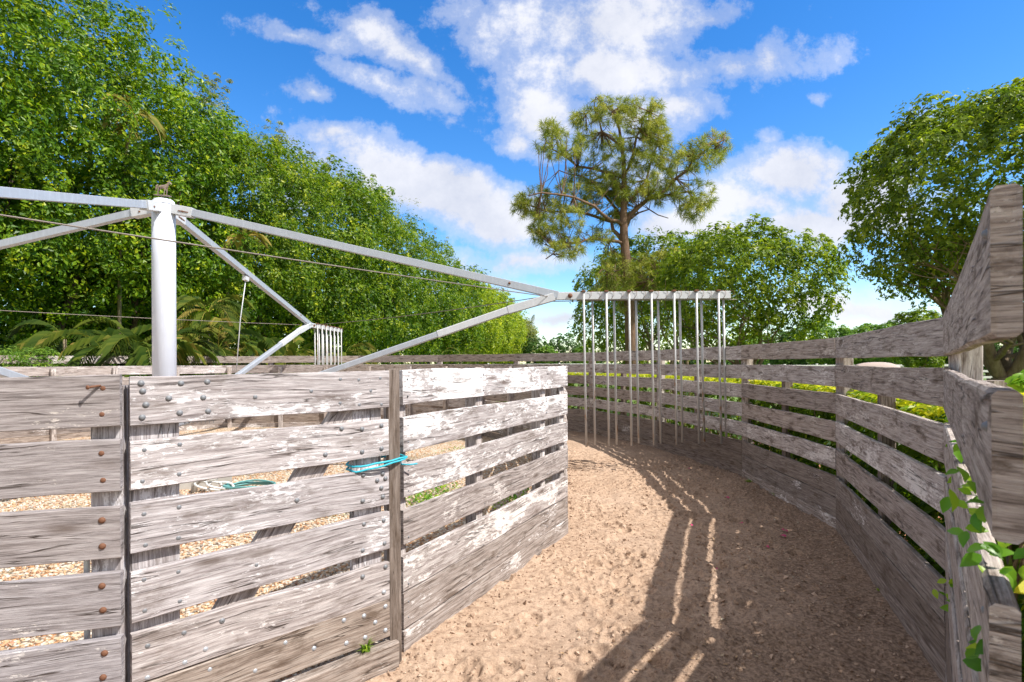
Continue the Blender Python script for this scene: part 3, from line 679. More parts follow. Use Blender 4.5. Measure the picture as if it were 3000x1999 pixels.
# things lying in the gravel yard -------------------------------------
def unp(px, py, z=0.05):
    Z = (EYE - z) * F / (py - HZ(px)); return ((px - 1500) / F * Z, Z, z)
hc = unp(700, 1440, .06); 
b = MB(); pts = []
for k in range(90):
    a_ = k / 90 * 2 * PI * 5; r_ = .20 + .05 * math.sin(k * .37) + .01 * math.sin(k); pts.append((hc[0] + r_ * 1.5 * math.cos(a_), hc[1] + .12 + r_ * math.sin(a_), .06 + .05 * k / 90 + .02 * math.sin(k * .6)))
b.tube(pts, .011, 6); tag(b.build('garden_hose', M_HOSEG), 'coiled blue green garden hose lying on the gravel behind the gate', 'hose')
b = MB(); pts = [(hc[0] - .50 + .10 * math.cos(k * .45) + .01 * k, hc[1] + .02 + .14 * math.sin(k * .45), .06 + .10 * abs(math.sin(k * .22))) for k in range(36)]
b.tube(pts, .014, 6); tag(b.build('garden_hose', M_HOSEW), 'white coiled hose beside the blue green hose on the gravel', 'hose')
mc = unp(600, 1440, .06)
mt = empty('water_pipe', (mc[0], mc[1], 0)); tag(mt, 'grey elbow pipe with white coupling rising from the gravel beside the hoses', 'pipe')
b = MB(); b.tube([(-.14, 0, .02), (-.13, 0, .14), (-.07, 0, .20), (.03, 0, .22)], .034, 12); b.build('elbow', M_CONC, mt)
b = MB(); b.lathe((.03, 0, .22), (1, 0, .05), [(.042, 0), (.046, .01), (.046, .07), (.036, .075), (.036, .11)], 14); b.build('coupling', M_PVC, mt)
kc = P(600, 1240, 7.0)
mo = empty('drive_motor', (kc[0], kc[1], 0), .5); tag(mo, 'dark drive motor on a concrete block glimpsed through the top gap of the gate', 'motor')
b = MB(); b.beam((-.38, 0, .30), (.30, 0, .30), .50, .60, ch=.01); b.build('plinth', M_CONC, mo)
b = MB(); b.lathe((-.28, 0, .98), (1, 0, 0), [(.10, 0), (.135, .02), (.135, .40), (.10, .44), (.03, .45), (.03, .54)], 20); bd = b.build('housing', M_DARK, mo)
b = MB()
for k in range(8): b.beam((-.22 + k * .045, -.142, .98), (-.22 + k * .045, .142, .98), .008, .29, ch=.001)
b.build('cooling_fins', M_DARK, bd)

# ------------------------------------------------------------------ foliage machinery
def unit(a): return a / np.maximum(np.linalg.norm(a, axis=1)[:, None], 1e-9)
def leaf_mesh(name, pos, nrm, size, tone, matl, parent=None, aspect=.5, droop=0):
    n = len(pos); nrm = unit(nrm); a = RNG.normal(size=(n, 3)); a[:, 2] -= droop
    d = unit(a - nrm * np.sum(a * nrm, 1)[:, None]); s_ = np.cross(nrm, d); L = size[:, None]
    fold = .18
    v = np.stack([pos - d * L * .5, pos + s_ * L * aspect * .5 + nrm * L * fold * .5 - d * L * .05, pos + d * L * .5 - nrm * L * .1, pos - s_ * L * aspect * .5 + nrm * L * fold * .5 - d * L * .05], 1)
    i = (np.arange(n) * 4)[:, None]; f = np.concatenate([i + np.array([[0, 2, 1]]), i + np.array([[0, 3, 2]])])
    return np_mesh(name, v.reshape(-1, 3), f, np.repeat(np.clip(tone, 0, 1), 4), matl, parent)
def clumps(cen, nrm, per, cr, lsize, flat=.6):
    """domed sprays of leaves at cen facing nrm"""
    m = len(cen); n = m * per; c = np.repeat(cen, per, 0); nn = np.repeat(nrm, per, 0); r_ = np.repeat(cr, per)
    d = unit(RNG.normal(size=(n, 3))); dn = np.sum(d * nn, 1)[:, None]; d = np.where(dn < -.15, d - 2 * dn * nn, d)
    rad_ = r_ * RNG.random(n) ** .38; off = d * rad_[:, None]; off = off - nn * np.sum(off * nn, 1)[:, None] * (1 - flat)
    pos = c + off; ln = unit(d * 1.0 + nn * .5 + RNG.normal(size=(n, 3)) * .42 + np.array([0, 0, .45]))
    sz = lsize * (.45 + 1.0 * RNG.random(n) ** 1.4)
    tone = np.clip(np.repeat(RNG.normal(.42, .16, m), per) + RNG.normal(0, .17, n), 0, 1)
    return pos, ln, sz, tone
def tube_tree(b, p, d, L, r_, depth, spread, up, ends, n=6, wig=.12, kids=3):
    pts = [Vector(p)]; dd = Vector(d).normalized(); rs = [r_]; k = 5
    for i in range(k):
        dd = (dd + Vector((random.gauss(0, wig), random.gauss(0, wig), random.gauss(0, wig) + up * .1))).normalized()
        pts.append(pts[-1] + dd * L / k); rs.append(r_ * (1 - .45 * (i + 1) / k))
    b.tube(pts, rs, n, cap=False)
    if depth == 0: ends.append((pts[-1], dd.copy())); ends.append((pts[-3], dd.copy())); return
    for c in range(kids):
        a_ = random.random() * 2 * PI; ax = dd.cross(Vector((math.cos(a_), math.sin(a_), .3))).normalized()
        nd = Matrix.Rotation(random.uniform(.5, 1.2) * spread, 3, ax) @ dd
        s_ = pts[-1] if c < 2 else pts[random.choice((2, 3, 4))]
        tube_tree(b, s_, nd, L * random.uniform(.6, .85), rs[-1] * .8, depth - 1, spread, up, ends, max(4, n - 1), wig, kids)

def blob_crown(cen, rad3, nclump, per, cr, lsize, face=None, carve=0, p=2.6, nz=.16, layers=(1, .86, .7), zmin=None, seed=0, flat=.6, back=.25, pl=(.62, .25, .13)):
    d = unit(RNG.normal(size=(nclump * 2, 3)))
    if face is not None:
        f = np.array(face) / np.linalg.norm(face); k = (d @ f > -.15) | (RNG.random(len(d)) < back); d = d[k]
    d = d[:nclump]; q = 1 / (np.sum(np.abs(d) ** p, 1) ** (1 / p)); s_ = RNG.choice(layers, len(d), p=pl)
    u = d * q[:, None]; w_ = (1 + nz * fbm(u * 2.6 + seed * 7.3, 4, seed, .6)) * (1 + RNG.normal(0, .035, len(u)))
    pos = np.array(cen) + u * np.array(rad3) * (w_ * s_)[:, None]
    if carve:
        g_ = vnoise(pos * np.array([.75, .75, 1.15]), 41) + .5 * vnoise(pos * np.array([1.9, 1.9, 2.6]), 42); k_ = np.clip((-.06 - g_) / .28, 0, 1) * np.clip((.85 - u[:, 2]) / .3, 0, 1)
        pos = pos - u * np.array(rad3) * (k_ * carve)[:, None]
        sel = RNG.random(len(pos)) > k_ * .35; pos, u, d = pos[sel], u[sel], d[sel]
    nn = unit(np.sign(u) * np.abs(u) ** (p - 1) / np.array(rad3)); 
    if zmin is not None: k = pos[:, 2] > zmin + .4 * vnoise(pos * .8, 5); pos, nn = pos[k], nn[k]
    return clumps(pos, unit(nn + np.array([0, 0, .25])), per, cr * RNG.uniform(.45, 1.35, len(pos)), lsize, flat)

# ---- left tree wall
HED = [(8.5, 13.2), (12.5, 13.6), (16.5, 13.7), (20.5, 13.1), (24.8, 12.6), (29.5, 13.2), (34.5, 13.6), (40, 14.2), (47, 14.3), (55, 13.3), (64, 12.8), (74, 12.2), (86, 12.6), (98, 12.0), (110, 10.8)]
HL = ['vine covered tree nearest the camera at the left edge, bright leaves down to the palms', 'vine covered tree behind the long white walker arm at far left', 'tall leafy tree with curtain of vines directly left of the white column', 'leafy tree of the wall rising behind the white column', 'leafy tree right of the white column with a fine tufted top', 'dense green tree in the wall above the far bar gate', 'dense green tree right of the far bar gate in the wall', 'green tree with a ragged peaked top midway along the wall', 'tree with loose windblown top past the middle of the wall', 'rounded green tree two thirds along the wall', 'small looking rounded tree in the far third of the wall', 'yellowish green tree near the far end of the wall', 'bright yellow green tree third from the far end of the wall', 'yellow green tree next to the last in the wall', 'grey green tree at the far end of the tree wall against the sky']
for i, (Z, H) in enumerate(HED):
    X = -17.6 + .17 * Z; sp = (HED[min(i + 1, 14)][0] - HED[max(i - 1, 0)][0]) / 2
    root = empty('tree', (X, Z, 0)); tag(root, HL[i], 'tree', 'trees in the tall green wall on the left')
    near = Z < 32; far = Z > 60
    m_ = L_HEDGE if i < 4 else L_HEDGE2 if i < 11 else L_YEL if i < 14 else L_GREY
    zb = 3.3 if near else 2.6
    ncl = int(1050 if Z < 26 else 850 if Z < 45 else 520); ls = .145 if Z < 18 else .17 if Z < 32 else .23 if Z < 60 else .36
    per = 42 if Z < 26 else 34 if Z < 45 else 26
    cr_ = .50 if Z < 26 else .62 if Z < 60 else 1.0
    A = blob_crown((X - .2, Z, (H - .8 + zb) / 2), (3.3 if i < 14 else 3.6, sp * .62 + 1.1, (H - .8 - zb) / 2), ncl, per, cr_, ls, (1.2, -.8, .3), carve=.22 if Z < 60 else .14, p=3.2, nz=.22, seed=i, back=.1, flat=.85)
    # inner foliage down to the ground, set back
    k = int(260 if near else 160); xx = RNG.normal(X - .9, .5, k); yy = RNG.uniform(Z - sp * .6, Z + sp * .6, k); zz = RNG.uniform(.2, 5.5, k)
    B_ = clumps(np.stack([xx, yy, zz], 1), np.tile([.8, -.5, .3], (k, 1)), per, np.full(k, .6), ls * 1.5)
    k = 700 if Z < 32 else 320; uu = unit(RNG.normal(size=(k, 3))) * (RNG.random(k)[:, None] ** .5) * .72; cp = np.stack([X - .6 + uu[:, 0] * 2.6, Z + uu[:, 1] * (sp * .62 + 1.1), (H - .8) / 2 + uu[:, 2] * (H - .8) / 2], 1)
    C0 = (cp, unit(RNG.normal(size=(k, 3))), RNG.uniform(.5, .8, k) * (1 if Z < 40 else 1.6), RNG.random(k) * .5)
    # feathery leaders on top
    k2 = int(60 if Z < 60 else 40); tx = RNG.normal(X - .9, 1.2, k2); ty = RNG.uniform(Z - sp * .6, Z + sp * .6, k2); tz = H - 1.0 + RNG.uniform(-.6, 1.2, k2) * (1 if Z < 100 else .4) + .5 * vnoise(np.stack([ty * .8, tx, tx * 0], 1), 3)
    C_ = clumps(np.stack([tx, ty, tz], 1), np.tile([.5, -.4, .8], (k2, 1)), int(per * .8), np.full(k2, .42 if Z < 40 else .7), ls * .8, 1.0)
    SP = []
    for q_ in range(7 if Z < 60 else 5):
        sx_ = X + random.gauss(-.5, 1.2); sy_ = Z + random.uniform(-sp * .6, sp * .6); hh_ = random.uniform(.5, 1.5) if Z < 100 else .3; rr_ = .5 if Z < 40 else .75
        for j_ in range(8): t_ = j_ / 7; SP.append((sx_ + .55 * t_ * t_, sy_, H - 1.8 + t_ * (1.5 + hh_), rr_ * (1.15 - .85 * t_)))
    SP = np.array(SP); C1 = clumps(SP[:, :3], np.tile([.4, -.3, .9], (len(SP), 1)), int(per * 1.1), SP[:, 3], ls * .8, 1.0); C_ = [np.concatenate([a_, b_]) for a_, b_ in zip(C_, C1)]
    np_ = [np.concatenate([a_, b_, c_]) for a_, b_, c_ in zip(A, B_, C0)]
    leaf_mesh('crown', *np_[:3], np_[3], m_, root, .52).matrix_parent_inverse = Matrix.Translation(root.location).inverted()
    o = leaf_mesh('treetop_sprays', C_[0], C_[1], C_[2], C_[3], L_GREY, root, .34); o.matrix_parent_inverse = Matrix.Translation(root.location).inverted(); tag(o, 'feathery grey green upper sprays')
    b = MB(); ends = []
    for t in range(3): tube_tree(b, (random.uniform(-1.6, .2), random.uniform(-.8, .8), 0), (random.uniform(-.2, .2), random.uniform(-.3, .3), 1), 3.6, .12 if t else .18, 2, .35, .8, ends, 7)
    b.build('trunk', B_DARK, root)

# ---- palms
def frond_arrays(base, az, el, L, droop, nl=17, w=.019, ll=.46, tone=.5):
    d = np.array([math.cos(az) * math.cos(el), math.sin(az) * math.cos(el), math.sin(el)]); pts = []; p = np.array(base, float); s_ = L / nl
    V_ = []; F_ = []; T_ = []
    side0 = np.array([-math.sin(az), math.cos(az), 0])
    for i in range(nl):
        t = i / nl; d = d / np.linalg.norm(d); q = p + d * s_; up = np.cross(side0, d) * -1
        # rachis
        k = len(V_) ; r_ = .014 * (1 - t * .8); V_ += [p - side0 * r_, p + side0 * r_, q + side0 * r_, q - side0 * r_]; F_ += [(k, k + 1, k + 2), (k, k + 2, k + 3)]; T_ += [tone + .3] * 4
        if t > .14:
            l_ = ll * (math.sin(PI * min(1, (t - .08) * 1.02)) ** .6) * random.uniform(.85, 1.1) + .04
            for sg in (-1, 1):
                ld = side0 * sg * .8 + d * .75 + up * .25; ld = ld / np.linalg.norm(ld); tip = p + ld * l_ + np.array([0, 0, -l_ * (.25 + .35 * t + random.uniform(0, .15))]); mid = p + ld * l_ * .5
                k = len(V_); V_ += [p, mid + d * w * .5, tip, mid - d * w * .5]; F_ += [(k, k + 1, k + 2), (k, k + 2, k + 3)]; tt = min(1, max(0, tone + random.gauss(0, .18))); T_ += [tt] * 4
        p = q; d = d + np.array([0, 0, -droop / nl])
    return V_, F_, T_
def palm(px, py, Z, h=None, nf=12, L=2.2, label='', grp='palms under the tree wall', tone=.45, lean=0, down=0):
    x, y, z = P(px, py, Z); bx_ = lean * .75; by_ = -lean * .75; root = empty('palm', (x - bx_, y - by_, 0)); tag(root, label, 'palm', grp)
    b = MB(); b.tube([(0, 0, 0), (bx_ * .15, by_ * .15, z * .6), (bx_ * .5, by_ * .5, z * .9), (bx_, by_, z)], [.07, .055, .045, .04], 8); b.build('trunk', B_PALM, root)
    VV = []; FF = []; TT = []
    for k in range(nf):
        az = k * 2.399 + random.uniform(-.3, .3); el = random.uniform(.1, 1.15) - down; a_, f, t = frond_arrays((bx_, by_, z), az, el, L * random.uniform(.75, 1.1), random.uniform(1.6, 2.8), tone=min(.95, max(.1, tone + random.gauss(0, .2))))
        o_ = len(VV); VV += a_; FF += [tuple(i + o_ for i in q) for q in f]; TT += t
    np_mesh('crown', np.array(VV), np.array(FF), np.array(TT), L_PALM, root)
PL = [(300, 985, 13.2, .35, 'palm with spreading fronds low under the vines left of the white column'), (190, 955, 14.2, .35, 'shadowed palm behind the small bright shrub at far left'), (420, 1000, 12.9, .5, 'palm whose fronds brush the left side of the white column'),
      (560, 960, 14.5, .5, 'green palm just right of the white column'), (640, 985, 15.0, .6, 'palm with yellowing fronds beside the drop rod'), (610, 880, 16.0, .65, 'taller palm with bronze fronds above the others right of the column'), (760, 1000, 17, .5, 'small palm in the shade behind the walker arm'),
      (860, 1000, 17.5, .75, 'palm with golden drooping fronds left of the far bar gate'), (1010, 1005, 20, .6, 'palm just right of the far bar gate'), (1350, 1000, 55, .6, 'thin palm with arching pale fronds near the end of the tree wall')]
for px, py, Z, tn, lb in PL: palm(px, py + 40, Z + .7, nf=12, L=1.7 if Z < 30 else 3.5, label=lb, tone=tn * .75)
palm(395, 335, 16.5, lean=2.4, nf=5, L=.85, label='golden palm crown poking out high in the tree wall', tone=.8, grp='tall palms inside the tree wall')
palm(715, 700, 21.2, lean=2.4, nf=6, L=.95, label='golden palm fronds hanging behind the sloping far arm', tone=.8, grp='tall palms inside the tree wall')
# little bright shrub bottom left
x, y, z = P(85, 1000, 12.6); root = empty('shrub', (x, y, 0)); tag(root, 'small bright lime shrub behind the fence at the far left', 'shrub')
A = blob_crown((x, y, .95), (1.05, .7, 1.0), 170, 34, .2, .09, (0.5, -1, .4), p=2.2, nz=.2); o = leaf_mesh('foliage', *A, L_LIGHT, root, .28); o.matrix_parent_inverse = Matrix.Translation(root.location).inverted()
b = MB(); ends = []; tube_tree(b, (0, 0, 0), (0, 0, 1), .7, .03, 2, .7, .3, ends); b.build('stem', B_FICUS, root)

# ---- round ficus trees on the right
def ficus(px, Z, trunkpx, top, bottom, rx, ry, label, ncl, per, ls, cr_, nstem=1, kids=4, trunk_r=.22, fork=1.0, name='ficus_tree', grp='clipped ficus trees on the right', m_=L_FICUS, seed=0, p=2.6, spread=.8, L0=1.9):
    tx, ty, _ = P(trunkpx, 1050, Z); cx, cy, _ = P(px, 1050, Z)
    root = empty(name, (tx, ty, 0)); tag(root, label, 'tree', grp)
    b = MB(); ends = []
    for s_ in range(nstem):
        ox = random.uniform(-.5, .5) * (nstem > 1) * 1.6; oy = random.uniform(-.5, .5) * (nstem > 1)
        if nstem == 1:
            pts = [(0, 0, -.05), (.02, 0, fork * .5), (-.03, .03, fork)]; b.tube(pts, [trunk_r * 1.35, trunk_r, trunk_r * .95], 10, cap=False)
            for k in range(7):
                a_ = k * 2 * PI / 7 + random.uniform(-.3, .3); el = random.uniform(.5, 1.1); L = L0 * random.uniform(.9, 1.2)
                tube_tree(b, (-.03, .03, fork - .1), (math.cos(a_) * math.cos(el) + (cx - tx) * .12, math.sin(a_) * math.cos(el), math.sin(el)), L, trunk_r * .5, 3, spread, .35, ends, 7, .13, kids)
        else:
            a_ = random.random() * 2 * PI; tube_tree(b, (ox, oy, 0), (math.cos(a_) * .35, math.sin(a_) * .35, 1), L0 * 1.2, trunk_r * .6, 3, spread * .8, .6, ends, 7, .13, kids)
    b.build('trunk', B_FICUS, root)
    cz = (top + bottom) / 2
    A = blob_crown((cx, cy, cz), (rx, ry, (top - bottom) / 2), ncl, per, cr_, ls, (-.6, -1, .2), p=p, nz=.15, layers=(1, .9, .75), seed=seed, back=.5, pl=(.58, .27, .15))
    # open the underside
    keep = (A[0][:, 2] > cz - .15 * (top - bottom)) | (np.hypot(A[0][:, 0] - cx, A[0][:, 1] - cy) > rx * .62) | (RNG.random(len(A[0])) < .10)
    keep &= (A[0][:, 2] > cz + .12 * (top - bottom)) | (RNG.random(len(A[0])) < .62)
    A = [q[keep] for q in A]
    # leaves on the twig ends
    lim = []
    for (e_, d_) in ends:
        w_ = Vector((e_[0] + tx - cx, e_[1] + ty - cy, e_[2] - cz)); s_ = (abs(w_.x) / rx) ** 2 + (abs(w_.y) / ry) ** 2 + (w_.z / ((top - bottom) / 2)) ** 2
        if s_ < 1.1 and e_[2] > bottom: lim.append((e_[0] + tx, e_[1] + ty, e_[2]))
    if lim:
        lim = np.array(lim); lim = lim[RNG.permutation(len(lim))[:700]]
        B_ = clumps(lim, unit(RNG.normal(size=lim.shape) + np.array([0, 0, .8])), 9, np.full(len(lim), .25), ls, 1.0); A = [np.concatenate([q, w_]) for q, w_ in zip(A, B_)]
    o = leaf_mesh('crown', *A, m_, root, .5); o.matrix_parent_inverse = Matrix.Translation(root.location).inverted()
    return root
ficus(2185, 16.5, 2190, 5.35, 2.1, 2.3, 2.1, 'umbrella shaped ficus with a forked trunk right of the hanging bars', 1900, 18, .125, .24, 1, 3, .17, 1.0, seed=3, p=2.8, m_=L_FICUS2, L0=1.45)
ficus(1980, 27, 1985, 7.6, 1.4, 3.7, 3.0, 'many stemmed ficus behind the hanging bars and right of the pine', 1200, 18, .18, .38, 6, 3, .2, seed=4, p=2.8, L0=2.2, m_=L_FICUS2)
ficus(1830, 32, 1860, 7.6, 1.0, 2.7, 3.0, 'ficus with dark leaves directly behind the pine trunk', 900, 18, .2, .42, 5, 3, .2, seed=5, p=2.8, L0=2.2)
ficus(3020, 10.6, 2960, 6.8, 2.45, 2.95, 2.5, 'large ficus at the right edge with glossy leaves and woven trunk', 4300, 17, .112, .20, 1, 4, .26, 1.25, seed=6, p=2.05, L0=1.5)

# ---- pine
ZP = 24.0; x0, y0, _ = P(1838, 1050, ZP); pine = empty('pine_tree', (x0, y0, 0)); tag(pine, 'tall open crowned pine standing behind the hanging bars', 'pine')
def PP(px, py, dz=0): a_ = P(px, py, ZP); return Vector((a_[0] * (1 + dz / ZP) - x0, ZP + dz - y0, EYE + (a_[2] - EYE) * (1 + dz / ZP)))
b = MB(); tk = [(1850, 1165), (1848, 1000), (1845, 900), (1840, 800), (1830, 700), (1829, 640), (1832, 560), (1830, 470), (1818, 380), (1795, 310)]
b.tube([PP(*q) for q in tk], [.27, .25, .235, .215, .19, .165, .125, .09, .06, .03], 12)
LM = [([(1828, 715), (1790, 705), (1740, 705), (1700, 712), (1640, 730), (1600, 760)], -1, .08), ([(1825, 705), (1798, 670), (1780, 640), (1700, 622), (1600, 612), (1540, 600)], 1, .10), ([(1830, 665), (1790, 640), (1740, 600), (1650, 570), (1550, 575)], -2, .09),
      ([(1835, 660), (1870, 610), (1905, 580), (1950, 575), (2010, 560), (2055, 600)], .5, .12), ([(1905, 582), (1980, 530), (2040, 470), (2080, 430), (2125, 410)], -.5, .08), ([(1832, 560), (1780, 510), (1700, 480), (1620, 440), (1600, 410)], 1.5, .08),
      ([(1830, 520), (1860, 440), (1880, 380), (1900, 325)], -1, .07), ([(1825, 430), (1770, 380), (1740, 320), (1700, 335)], 1, .05), ([(1820, 400), (1800, 330), (1750, 285)], -.5, .04), ([(1830, 600), (1900, 520), (1930, 420), (1940, 375)], 1.5, .07),
      ([(1840, 790), (1880, 765), (1930, 745), (1980, 745), (2010, 730)], 1, .06), ([(1840, 830), (1800, 810), (1765, 790)], -1, .05), ([(1842, 850), (1900, 825), (1960, 800)], -1.2, .05), ([(1829, 640), (1760, 560), (1700, 520), (1640, 500)], 2.2, .07), ([(1829, 700), (1850, 640), (1900, 620), (1960, 640)], 2.5, .06)]
lv = []
for pts, dz, r_ in LM:
    q = [PP(p_[0], p_[1], dz * (i / (len(pts) - 1))) for i, p_ in enumerate(pts)]
    # a bit of crookedness
    q2 = []
    for i in range(len(q) - 1):
        for t in (0, .5): w_ = q[i].lerp(q[i + 1], t); q2.append(w_ + (Vector((random.gauss(0, .06), random.gauss(0, .06), random.gauss(0, .06))) if i or t else Vector()))
    q2.append(q[-1]); m_ = len(q2); b.tube(q2, [r_ * (1 - .8 * i / m_) for i in range(m_)], 7); lv += q2[2:]
BLOB = [(1800, 320, 80, 45), (1885, 335, 75, 55), (1715, 350, 45, 35), (1645, 420, 75, 45), (1615, 380, 35, 30), (1750, 425, 80, 50), (1885, 430, 85, 60), (1930, 390, 45, 40), (1870, 520, 110, 60), (1740, 520, 90, 40), (1690, 570, 90, 45), (1580, 590, 70, 45), (1540, 610, 40, 30), (1640, 640, 80, 35), (1780, 600, 80, 45), (1930, 560, 60, 40), (1990, 480, 60, 40), (2050, 450, 75, 50), (2100, 420, 45, 40), (2045, 570, 60, 45), (2030, 620, 40, 35), (1615, 700, 60, 35), (1660, 725, 60, 30), (1590, 660, 40, 30), (1740, 690, 60, 25), (1850, 810, 100, 45), (1910, 770, 75, 35), (1800, 760, 40, 25), (1790, 845, 50, 28), (1975, 760, 60, 35), (1920, 840, 60, 25), (1840, 900, 35, 18), (1830, 560, 50, 40), (1830, 640, 40, 20)]
tc_ = []; td = []
LV = np.array([tuple(q) for q in lv])
for bx, by, brx, bry in BLOB:
    k = int(brx * bry / 52) + 6; dz0 = random.uniform(-1.2, 1.2)
    for _ in range(k):
        a_ = random.random() * 2 * PI; rr_ = math.sqrt(random.random()); dz = dz0 + random.uniform(-1, 1) * brx / F * ZP * .8
        q = PP(bx + brx * rr_ * math.cos(a_), by + bry * rr_ * math.sin(a_), dz); j = np.argmin(np.sum((LV - np.array(q)) ** 2, 1)); s_ = Vector(LV[j])
        dirn = (q - s_); 
        if dirn.length > .2 and random.random() < .55:
            mid = s_.lerp(q, .5) + Vector((random.gauss(0, .08), random.gauss(0, .08), random.gauss(0, .08) - .05)); b.tube([s_, mid, q], [.022, .015, .009], 4, cap=False)
        tc_.append(tuple(q)); dv = dirn.normalized() + Vector((0, 0, .5)); td.append(tuple(dv))
b.build('trunk', B_PINE, pine)
tc_ = np.array(tc_); td = unit(np.array(td) + RNG.normal(size=(len(td), 3)) * .3); per = 40; m_ = len(tc_); n = m_ * per
print('pine tufts', m_)
c = np.repeat(tc_, per, 0); d = unit(np.repeat(td, per, 0) * .75 + unit(RNG.normal(size=(n, 3)))); L = RNG.uniform(.22, .36, n)[:, None]
c = c - np.repeat(td, per, 0) * (RNG.random(n) ** 1.5 * .22)[:, None]
s_ = unit(np.cross(d, RNG.normal(size=(n, 3)))) * .0065; tip = c + d * L; tip[:, 2] -= (L[:, 0] ** 2) * .9
mid = c + d * L * .55; mid[:, 2] -= (L[:, 0] ** 2) * .15
v = np.stack([c - s_, c + s_, mid + s_, tip, mid - s_], 1); i = (np.arange(n) * 5)[:, None]
f = np.concatenate([i + np.array([[0, 1, 2]]), i + np.array([[0, 2, 4]]), i + np.array([[4, 2, 3]])])
tn = np.clip(np.repeat(RNG.normal(.56, .18, m_), per) + RNG.normal(0, .13, n), 0, 1)
np_mesh('crown', v.reshape(-1, 3), f, np.repeat(tn, 5), L_PINE, pine)

# ---- distant trees
def round_tree(px, Z, top_py, rpx, label, m_, grp, ls=.35, ncl=150, bot=.8, flat=.8):
    x, y, h = P(px, top_py, Z); r_ = rpx * Z / F; root = empty('tree', (x, y, 0)); tag(root, label, 'tree', grp)
    A = blob_crown((x, y, (h + bot) / 2), (r_, r_ * .8, (h - bot) / 2), ncl, 24, r_ * .22, ls, (0, -1, .3), p=2.3, nz=.22, seed=int(px)); o = leaf_mesh('crown', *A, m_, root, .55); o.matrix_parent_inverse = Matrix.Translation(root.location).inverted()
    b = MB(); ends = []; tube_tree(b, (0, 0, 0), (0, 0, 1), h * .4, .05 * h, 2, .6, .3, ends, 6); b.build('trunk', B_FICUS, root)
G1 = 'distant trees between the tree wall and the pine'; G2 = 'distant trees low on the right'
round_tree(1572, 92, 990, 34, 'distant dark round tree nearest the end of the tree wall', L_FAR, G1)
round_tree(1655, 88, 988, 46, 'broad distant tree left of the first hanging bar', L_FAR, G1, ncl=200)
round_tree(1602, 75, 1017, 28, 'low pale green bush in front of the distant dark trees', L_LIGHT, G1)
round_tree(1735, 95, 1006, 40, 'distant tree seen between the first hanging bars', L_FAR, G1)
round_tree(1700, 80, 1022, 22, 'low yellowish bush right of the first hanging bar', L_LIGHT, G1)
for px, Z, tp, rp, lb, m_ in [(2300, 48, 975, 60, 'blue green distant tree below the umbrella shaped ficus', L_FAR), (2385, 50, 940, 55, 'light green domed tree midway between the two big ficus trees', L_LIGHT), (2450, 46, 962, 60, 'light green spreading tree right of the domed one', L_LIGHT), (2540, 44, 965, 70, 'low bright tree just above the fence between the ficus trees', L_LIGHT), (2620, 40, 950, 55, 'pale green tree beside the darker one at the fence rise', L_LIGHT), (2690, 26, 915, 62, 'darker green tree just under the lower limbs of the right ficus', L_FICUS), (2200, 60, 985, 60, 'distant tree seen through the forked ficus trunk', L_LIGHT), (2780, 40, 930, 70, 'distant tree hidden mostly behind the near fence board', L_FAR), (2900, 38, 960, 80, 'distant dark tree behind the trunk of the right ficus', L_FAR), (3020, 38, 940, 90, 'distant dark tree at the right edge', L_FAR)]:
    round_tree(px, Z, tp, rp, lb, m_, G2, ls=.24 if Z > 30 else .16, ncl=260)
for k in range(9):
    px = 2060 + k * 118; round_tree(px, 66 + (k % 3) * 3, 1035 - (k % 2) * 6, 66, [w_ + ' dark tree from the pine side in the far row beyond the paddock' for w_ in ('first', 'second', 'third', 'fourth', 'fifth', 'sixth', 'seventh', 'eighth', 'ninth')][k], L_FAR, 'dark tree row beyond the paddock', ls=.4, ncl=200, bot=.3)

# ---- clipped golden hedge outside the outer fence
def hedge(i0, i1, lab):
    a_ = Vector(V[i0]); 
    root = empty('hedge', (a_.x, a_.y, 0)); tag(root, lab, 'hedge')
    pos = []; nn = []
    for i in range(i0, i1):
        p0 = Vector(V[i]); p1 = Vector(V[i + 1]); d = (p1 - p0).normalized(); nr = Vector((d.y, -d.x)); L = (p1 - p0).length
        dens = 680 if i < 3 else 260
        k = int(L * dens); 
        for _ in range(k):
            u = random.random() * L; t = random.random()
            if t < .5: w_ = .07 + random.random() * 1.0; z = 1.255 + random.gauss(0, .022); n_ = (0, 0, 1)
            elif t < .85: w_ = .08 + abs(random.gauss(0, .12)); z = random.uniform(.15, 1.25); n_ = (-nr.x, -nr.y, .2)
            else: w_ = 1.07 + random.gauss(0, .03); z = random.uniform(.15, 1.25); n_ = (nr.x, nr.y, .2)
            q = p0 + d * u + nr * (w_ + .04); pos.append((q.x, q.y, z)); nn.append(n_)
    pos = np.array(pos); nn = np.array(nn, float)
    A = list(clumps(pos, nn, 9, np.full(len(pos), .08), .062, .8))
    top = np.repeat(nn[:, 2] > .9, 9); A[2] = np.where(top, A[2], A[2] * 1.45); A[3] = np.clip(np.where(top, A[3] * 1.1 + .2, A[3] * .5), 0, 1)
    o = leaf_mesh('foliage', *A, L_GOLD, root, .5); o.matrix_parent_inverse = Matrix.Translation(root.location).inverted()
    b = MB()
    for i in range(i0, i1):
        p0 = Vector(V[i]); p1 = Vector(V[i + 1]); d = (p1 - p0).normalized(); nr = Vector((d.y, -d.x)); L = (p1 - p0).length
        for _ in range(int(L * 16)):
            q = p0 + d * random.random() * L + nr * random.uniform(.3, 1.0); q = q - a_; ln = random.gauss(0, .1); b.tube([(q.x, q.y, 0), (q.x + ln, q.y + random.gauss(0, .1), .6), (q.x + 2 * ln, q.y + random.gauss(0, .1), 1.15)], [.012, .009, .004], 4, cap=False)
    b.build('stems', B_FICUS, root)
hedge(0, 9, 'clipped golden green hedge running behind the curved outer fence')

